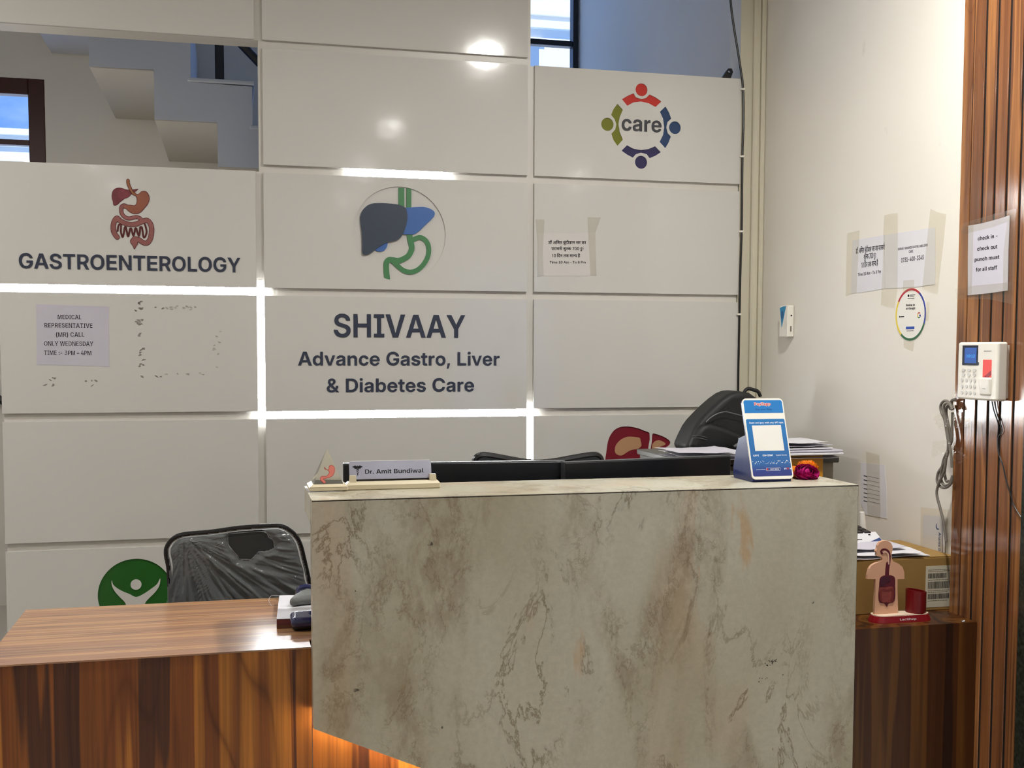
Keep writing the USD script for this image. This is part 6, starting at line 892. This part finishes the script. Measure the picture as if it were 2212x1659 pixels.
for pts, lb in (([(150, 290), (240, 245), (420, 215), (530, 225), (640, 260), (640, 455), (410, 455), (300, 490), (190, 420)], 'crumpled clear tape holding the upper part of the cable bundle'),
                ([(130, 610), (330, 590), (440, 640), (520, 760), (640, 820), (500, 905), (380, 860), (270, 780), (140, 830)], 'crumpled clear tape holding the lower part of the cable bundle')):
    g = side_poly(crop(*C9, pts), XS - 0.03); x0, z0, x1, z1 = g.bounds; import shapely
    gx_, gz_ = np.meshgrid(np.linspace(x0, x1, 26), np.linspace(z0, z1, 26), indexing='ij'); ins_ = shapely.contains_xy(g, gx_, gz_); ix = -np.ones(gx_.shape, int); ix[ins_] = np.arange(ins_.sum())
    cr = meshkit.fbm(np.stack([gx_ * 55, gz_ * 55, 0 * gx_], -1), 3, 4); V = np.stack([XS - 0.022 - 0.016 * cr[ins_], -gx_[ins_], gz_[ins_]], 1)
    q4 = np.stack([ix[:-1, :-1], ix[1:, :-1], ix[1:, 1:], ix[:-1, 1:]], -1).reshape(-1, 4); q4 = q4[(q4 >= 0).all(1)]
    solo('crumpled_tape', trimesh.Trimesh(V, np.vstack([q4[:, [0, 1, 2]], q4[:, [0, 2, 3]]]), process=False), m_tape, lb, 'tape', smooth=False)
solo('black_wire', cat(tube(side_path([(905, 100), (930, 220), (985, 400), (975, 600), (990, 770), (1040, 900), (1080, 1080), (1140, 1280), (1180, 1420), (1260, 1560), (1330, 1660)], XS - 0.004), 0.0018, 6, 5), tube(side_path([(945, 100), (960, 220), (1000, 350), (1035, 480), (985, 560), (985, 680), (1000, 780)], XS - 0.004), 0.0014, 6, 5)), m_black_cable, 'thin black wires running down the slats from the terminal', 'wire')
# black cable with white clips beside the panels
cab = [on_y(a, b, WALL - 0.006) for a, b in ((1577, -60), (1578, 0), (1584, 50), (1592, 100), (1600, 150), (1605, 190), (1606, 260), (1604, 330), (1603, 400), (1602, 500), (1599, 600), (1597, 700), (1595, 800), (1594, 900), (1593, 1000))]
t = thing('wall_cable', 'black cable clipped vertically beside the right panels', 'cable', (2.06, WALL, 1.2))
part(t, 'cord', tube(cab, 0.0048, 8, 4), m_black_cable)
for px, py in ((1605, 193), (1604, 338), (1602, 500), (1597, 679)):
    c = on_y(px, py, WALL - 0.006); part(t, 'clip', cat(box(c[0] - 0.009, c[0] + 0.007, WALL - 0.0125, WALL + 0.004, c[2] - 0.004, c[2] + 0.004, 0.001), box(c[0] - 0.012, c[0] - 0.008, WALL - 0.008, WALL + 0.0002, c[2] - 0.003, c[2] + 0.003)), m_white)
c = on_y(1570, 160, WALL + 0.05)
t = thing('bracket', 'small black bracket with round hole on top of the right panels', 'bracket', (c[0], WALL + 0.05, 2.63))
part(t, 'arm', on_wall(Polygon([(c[0] - 0.030, 2.631), (c[0] + 0.012, 2.631), (c[0] + 0.026, 2.668), (c[0] + 0.020, 2.682), (c[0] + 0.006, 2.682), (c[0] - 0.006, 2.668)]).difference(affinity.scale(Point(c[0] + 0.010, 2.669).buffer(0.0062), 1.1, 0.7)), WALL + 0.045, 0.012), m_black)

# ================================================================== on the low cabinet: carton, papers, keyboard, organ display
BF = 3.035; bxl, bxr, bz = 1.70, 2.164, CBT + 0.165
m_card = plain('cardboard', s(156, 124, 72), 0.65, spec=0.2, vary=(14, 0.05))
t = thing('carton', 'brown cardboard carton on the low cabinet against the wall', 'carton', (1.95, BF, CBT))
part(t, 'body', box(bxl, bxr, BF, BF + 0.30, CBT, bz, 0.002), m_card)
part(t, 'flap', box(bxl + 0.001, bxr - 0.001, BF + 0.001, BF + 0.148, bz, bz + 0.003), m_card); part(t, 'flap', box(bxl + 0.001, bxr - 0.001, BF + 0.151, BF + 0.299, bz, bz + 0.003), m_card)
C7 = (1840, 1140, 7.214)
def boxp(pts): return wall_xz(crop(*C7, pts), BF)
lab = boxp([(1155, 600), (1540, 568), (1530, 1225), (1168, 1245)]); lx1 = min(bxr - 0.002, lab[1][0]); lz0, lz1 = lab[3][1], lab[0][1]; lx0 = lab[0][0]
part(t, 'label', on_wall(rr(lx0, lz0, lx1, lz1, 0.002), BF - 0.0005, 0.0006), plain('carton_label', s(206, 200, 180), 0.5), smooth=False)
bars = []
for z, h, x1_ in ((0.70, 0.12, 0.86), (0.45, 0.17, 0.98), (0.20, 0.125, 0.98)):
    x = lx0 + 0.10 * (lx1 - lx0)
    while x < lx0 + x1_ * (lx1 - lx0) - 0.001:
        w = rng.choice([0.0005, 0.0008, 0.0012]); bars.append(on_wall(sbox(x, lz0 + z * (lz1 - lz0), x + w, lz0 + (z + h) * (lz1 - lz0)), BF - 0.0007, 0.0002)); x += w + rng.choice([0.0005, 0.0009])
for z in (0.90, 0.865, 0.655, 0.40, 0.36, 0.155):
    x = lx0 + 0.10 * (lx1 - lx0)
    while x < lx0 + 0.88 * (lx1 - lx0):
        w = rng.uniform(0.003, 0.008); bars.append(on_wall(sbox(x, lz0 + z * (lz1 - lz0), x + w, lz0 + z * (lz1 - lz0) + 0.0011), BF - 0.0007, 0.0002)); x += w + 0.0015
part(t, 'barcode', cat(*bars), m_ink, smooth=False, kind='stuff')
tz = bz + 0.0032
for i, (x0, y0, w, h, z, rot, cu, m) in enumerate(((1.72, BF - 0.004, 0.36, 0.20, 0.0002, 0.02, 0.001, m_paper), (1.74, BF + 0.004, 0.31, 0.21, 0.0105, -0.03, 0.002, m_paper), (1.78, BF + 0.03, 0.24, 0.10, 0.0225, 0.06, 0.002, m_paper_grey))):
    solo('leaflet', put(sheet(w, h, 0.004, 51 + i, 14, 10, 0.0012, cu), frame((x0, y0, tz + z), (1, rot, 0), (-rot, 1, 0))), m, ('widest white leaflet lying flat on the carton, lowest of the heap', 'middle white leaflet of the heap on the carton', 'small grey leaflet on top of the heap on the carton')[i], 'leaflet', group='leaflets heaped on the carton', smooth=60)
t = thing('brochure', 'white brochure with dark blue corner sticking up from the carton', 'brochure', (1.99, BF + 0.12, tz + 0.016))
LT = frame((1.86, BF + 0.125, tz + 0.020), (1, 0.10, 0.015), (-0.05, 0.75, 0.45)); part(t, 'sheet', put(box(0, 0.145, 0, 0.055, 0, 0.0012), LT), m_paper); part(t, 'blue_print', put(extrude(Polygon([(0.075, 0.002), (0.143, 0.002), (0.143, 0.026)]), 0.0003), LT @ trimesh.transformations.translation_matrix((0, 0, 0.0012))), plain('brochure_blue', s(36, 62, 116), 0.4), smooth=False)
part(t, 'print', put(cat(extrude(sbox(0.010, 0.022, 0.075, 0.0255), 0.0003), extrude(sbox(0.11, 0.040, 0.118, 0.046), 0.0003)), LT @ trimesh.transformations.translation_matrix((0, 0, 0.0012))), m_ink, smooth=False, kind='stuff')
t = thing('keyboard', 'dark brown computer keyboard lying on the papers on the carton', 'keyboard', (1.85, BF + 0.2, tz + 0.018))
KTm = frame((1.66, BF + 0.160, tz + 0.034), (1, 0.05, 0), (-0.05, 1, 0.16)); part(t, 'tray', put(box(0, 0.33, 0, 0.135, 0, 0.010, 0.002), KTm), plain('keyboard_tray', s(96, 88, 84), 0.5))
m_key = plain('keyboard_key', s(38, 30, 30), 0.5)
for j in range(5):
    for i in range(11): part(t, 'key', put(frustum(0.018 + i * 0.0292, 0.016 + j * 0.0255, 0.0101, 0.018, 0.0132, 0.0112, 0.011, 0.009), KTm), m_key, smooth=False)
solo('white_tube', tube([tuple(on_y(1866, 1188, 3.30)), tuple(on_y(1865, 1150, 3.30)), tuple(on_y(1862, 1106, 3.30))], [0.0125, 0.011, 0.008], 14, 1), m_white, 'white tapering tube standing on the carton beside the stone counter', 'tube', loc=on_y(1866, 1188, 3.30))
PX = XR - 0.012
t = thing('plastic_pouch', 'clear plastic pouch holding a letterhead sheet against the wall', 'pouch', (PX, 3.15, bz))
C4 = (1612, 800, 3.6867)
part(t, 'sheet', on_side(side_poly(crop(*C4, [(1410, 1150), (1580, 1165), (1580, 1465), (1400, 1440)]), PX), PX, 0.0006), m_paper); part(t, 'pouch_film', on_side(side_poly(crop(*C4, [(1395, 1090), (1610, 1110), (1612, 1470), (1392, 1440)]), PX), PX - 0.0025, 0.0006), m_tape)
A, B = side_uv(crop(*C4, [(1535, 1455), (1535, 1290)]), PX)
m_lb2 = plain('letterhead_blue', s(62, 82, 130), 0.5); vt = text_poly("Anants D", (0, 0), (abs(B[1] - A[1]) * 0.9, 0), 0.012); vt = affinity.translate(affinity.rotate(vt, -90, origin=(0, 0)), A[0] - 0.004, B[1])
part(t, 'print', cat(on_side(vt, PX - 0.0004, 0.0004), on_side(LineString(side_uv(crop(*C4, [(1560, 1180), (1565, 1460)]), PX)).buffer(0.0012), PX - 0.0004, 0.0004), on_side(Point(side_uv(crop(*C4, [(1525, 1245)]), PX)[0]).buffer(0.010).difference(Point(side_uv(crop(*C4, [(1530, 1240)]), PX)[0]).buffer(0.0088)), PX - 0.0004, 0.0004)), m_lb2, smooth=False, kind='stuff')
# organ display stand
YD = 2.915
d0, d1 = on_y(1880, 1330, YD + 0.030), on_y(2008, 1330, YD + 0.030); dc = (d0[0] + d1[0]) / 2; dw = (d1[0] - d0[0]) / 2
m_red = plain('display_red', s(134, 20, 30), 0.3); m_skin = plain('display_skin', s(222, 172, 140), 0.45)
t = thing('organ_display', 'red desk display with skin-coloured torso cutout and pen cup', 'display stand', (dc, YD + 0.03, CBT))
def stadium(a, b): return LineString([(dc - a + b, 0), (dc + a - b, 0)]).buffer(b, 16)
bm = []
for (a, b, z) in ((dw, 0.034, 0.0), (dw * 0.995, 0.0335, 0.004), (dw * 0.93, 0.030, 0.019)): bm.append([(x, YD + 0.034 + y, CBT + z) for x, y in stadium(a, b).exterior.coords])
part(t, 'base', trimesh.convex.convex_hull(np.array(sum(bm, []))), m_red, smooth=50)
part(t, 'base_top', put(extrude(stadium(dw * 0.915, 0.029), 0.003), frame((0, YD + 0.034, CBT + 0.0188), (1, 0, 0), (0, 1, 0))), plain('display_cream', s(232, 214, 190), 0.4), smooth=50)
ga, gb = wall_xz(crop(*C7, [(755, 1432), (1010, 1420)]), YD); lt = text_poly('Lactihep', (ga[0], CBT + 0.0065), (gb[0], CBT + 0.0065), 0.0062)
m = extrude(lt, 0.0006); V = m.vertices.copy(); m.vertices = np.stack([V[:, 0], YD + 0.0006 + (V[:, 1] - CBT - 0.004) * 0.24 - V[:, 2], V[:, 1]], 1); m.invert(); part(t, 'base_print', m, plain('display_print', s(206, 190, 190), 0.5), smooth=False)
YT = YD + 0.030
tor = [(355, 1288), (370, 1000), (372, 802), (243, 800), (250, 730), (275, 640), (310, 590), (370, 555), (440, 530), (475, 510), (478, 470), (455, 452), (410, 446), (385, 430), (392, 395), (375, 365), (398, 330), (405, 280), (440, 225), (500, 200), (560, 203), (610, 235), (636, 290), (638, 350), (622, 400), (618, 450), (630, 500), (650, 525), (720, 555), (790, 610), (818, 690), (820, 800), (712, 802), (712, 1000), (722, 1280)]
tq = wall_xz(crop(*C7, [(357, 1270), (720, 1270)]), YT)
def torp(pts, sm=1): return Polygon(wall_xz(crop(*C7, curve(pts, sm, True) if sm > 1 else pts), YT)).buffer(0)
tp = torp(tor).buffer(0.0012).buffer(-0.0012)
part(t, 'torso_cutout', on_wall(tp.union(sbox(tq[0][0], CBT + 0.0218, tq[1][0], tp.bounds[1] + 0.01)).intersection(sbox(0, CBT + 0.0218, 9, 9)), YT, 0.010), m_skin, smooth=False)
def tl(pts, w): return LineString(wall_xz(crop(*C7, curve(pts, 5)), YT)).buffer(w * 3.1 / FPX / 7.214 / 2)
m_wine = plain('display_wine', s(92, 24, 40), 0.4); m_gutd = plain('display_gut', s(138, 62, 56), 0.4, vary=(160, 0.2)); m_dl = plain('display_liver', s(70, 22, 44), 0.4)
part(t, 'organ', on_wall(tl([(470, 400), (455, 370), (480, 340), (530, 340), (575, 380), (590, 450), (580, 560)], 32), YT - 0.0012, 0.0014), m_wine, label='dark gullet outline')
part(t, 'organ', on_wall(tl([(490, 385), (520, 375), (555, 400), (568, 460), (570, 560)], 26), YT - 0.0020, 0.001), plain('display_pale', s(232, 190, 170), 0.4), label='pale throat')
part(t, 'organ', on_wall(unary_union([tl([(560, 560), (550, 650), (545, 740)], 66), torp([(430, 830), (450, 770), (520, 740), (600, 740), (665, 775), (672, 900), (672, 1080), (640, 1160), (570, 1180), (545, 1230), (500, 1180), (430, 1160), (412, 1060), (425, 920)], 4)]), YT - 0.0016, 0.0018), m_wine, label='wine organ mass')
part(t, 'organ', on_wall(torp([(440, 860), (450, 790), (520, 755), (590, 770), (575, 830), (520, 850), (480, 900), (445, 910)], 4), YT - 0.0028, 0.0014), m_dl, label='dark liver')
part(t, 'organ', on_wall(torp([(430, 940), (520, 930), (630, 920), (645, 1040), (625, 1150), (540, 1160), (450, 1150), (425, 1060)], 4), YT - 0.0026, 0.0012), m_gutd, label='reddish intestine')
part(t, 'organ', on_wall(tl([(455, 1130), (440, 1040), (460, 960), (540, 970), (620, 950), (630, 1040), (610, 1130)], 34), YT - 0.0034, 0.001), plain('display_colon', s(120, 44, 44), 0.4), label='colon outline')
cc = wall_xz(crop(*C7, [(995, 1270)]), YD + 0.034)[0][0]; cr_ = 167 / 7.214 * 3.12 / FPX
cup = lathe([(cr_ * 0.88, 0.004), (cr_ * 0.88, 0.070), (cr_, 0.070), (cr_, 0.0), (0, 0), (0, 0.004)], (cc, YD + 0.034, CBT + 0.0218), 36)
cup.vertices[:, 2] -= np.where(cup.vertices[:, 2] > CBT + 0.06, (cup.vertices[:, 0] - cc + cr_) / (2 * cr_) * 0.008, 0); cup.fix_normals()
part(t, 'pen_cup', cup, plain('cup_red', s(112, 10, 18), 0.3), smooth=40)
for i, (x, tip) in enumerate(((0.0, 0.016), (0.012, 0.024))):
    y = CBF + 0.012 + 0.02 * i; P0 = np.array([1.690 + x * 0.4, y, CBT])
    solo('folded_leaflet', put(sheet(0.035, 0.112 + 0.004 * i, 0.001, 70 + i, 6, 12, 0.001), frame(P0, (1, 0.15, 0), (tip * 14, 0.3, 1))), m_paper, ('shorter folded white leaflet standing in the gap beside the stone counter', 'taller folded white leaflet standing rearmost beside the stone counter')[i], 'leaflet', group='folded leaflets beside the counter', smooth=60)

c = on_z(2081, 1343, CBT)
solo('paper_scrap', cat(*[put(sheet(0.007, 0.005, 0.0012, 90 + i, 5, 5, 0.0003, 0.002), frame((c[0] + 0.004 * i - 0.006, c[1] + 0.003 * (i % 2), CBT + 0.0002), (1, 0.5 * i - 0.5, 0), (-0.5 * i + 0.5, 1, 0))) for i in range(3)]), m_paper, 'tiny torn white paper scrap at the front corner of the low cabinet', 'paper')
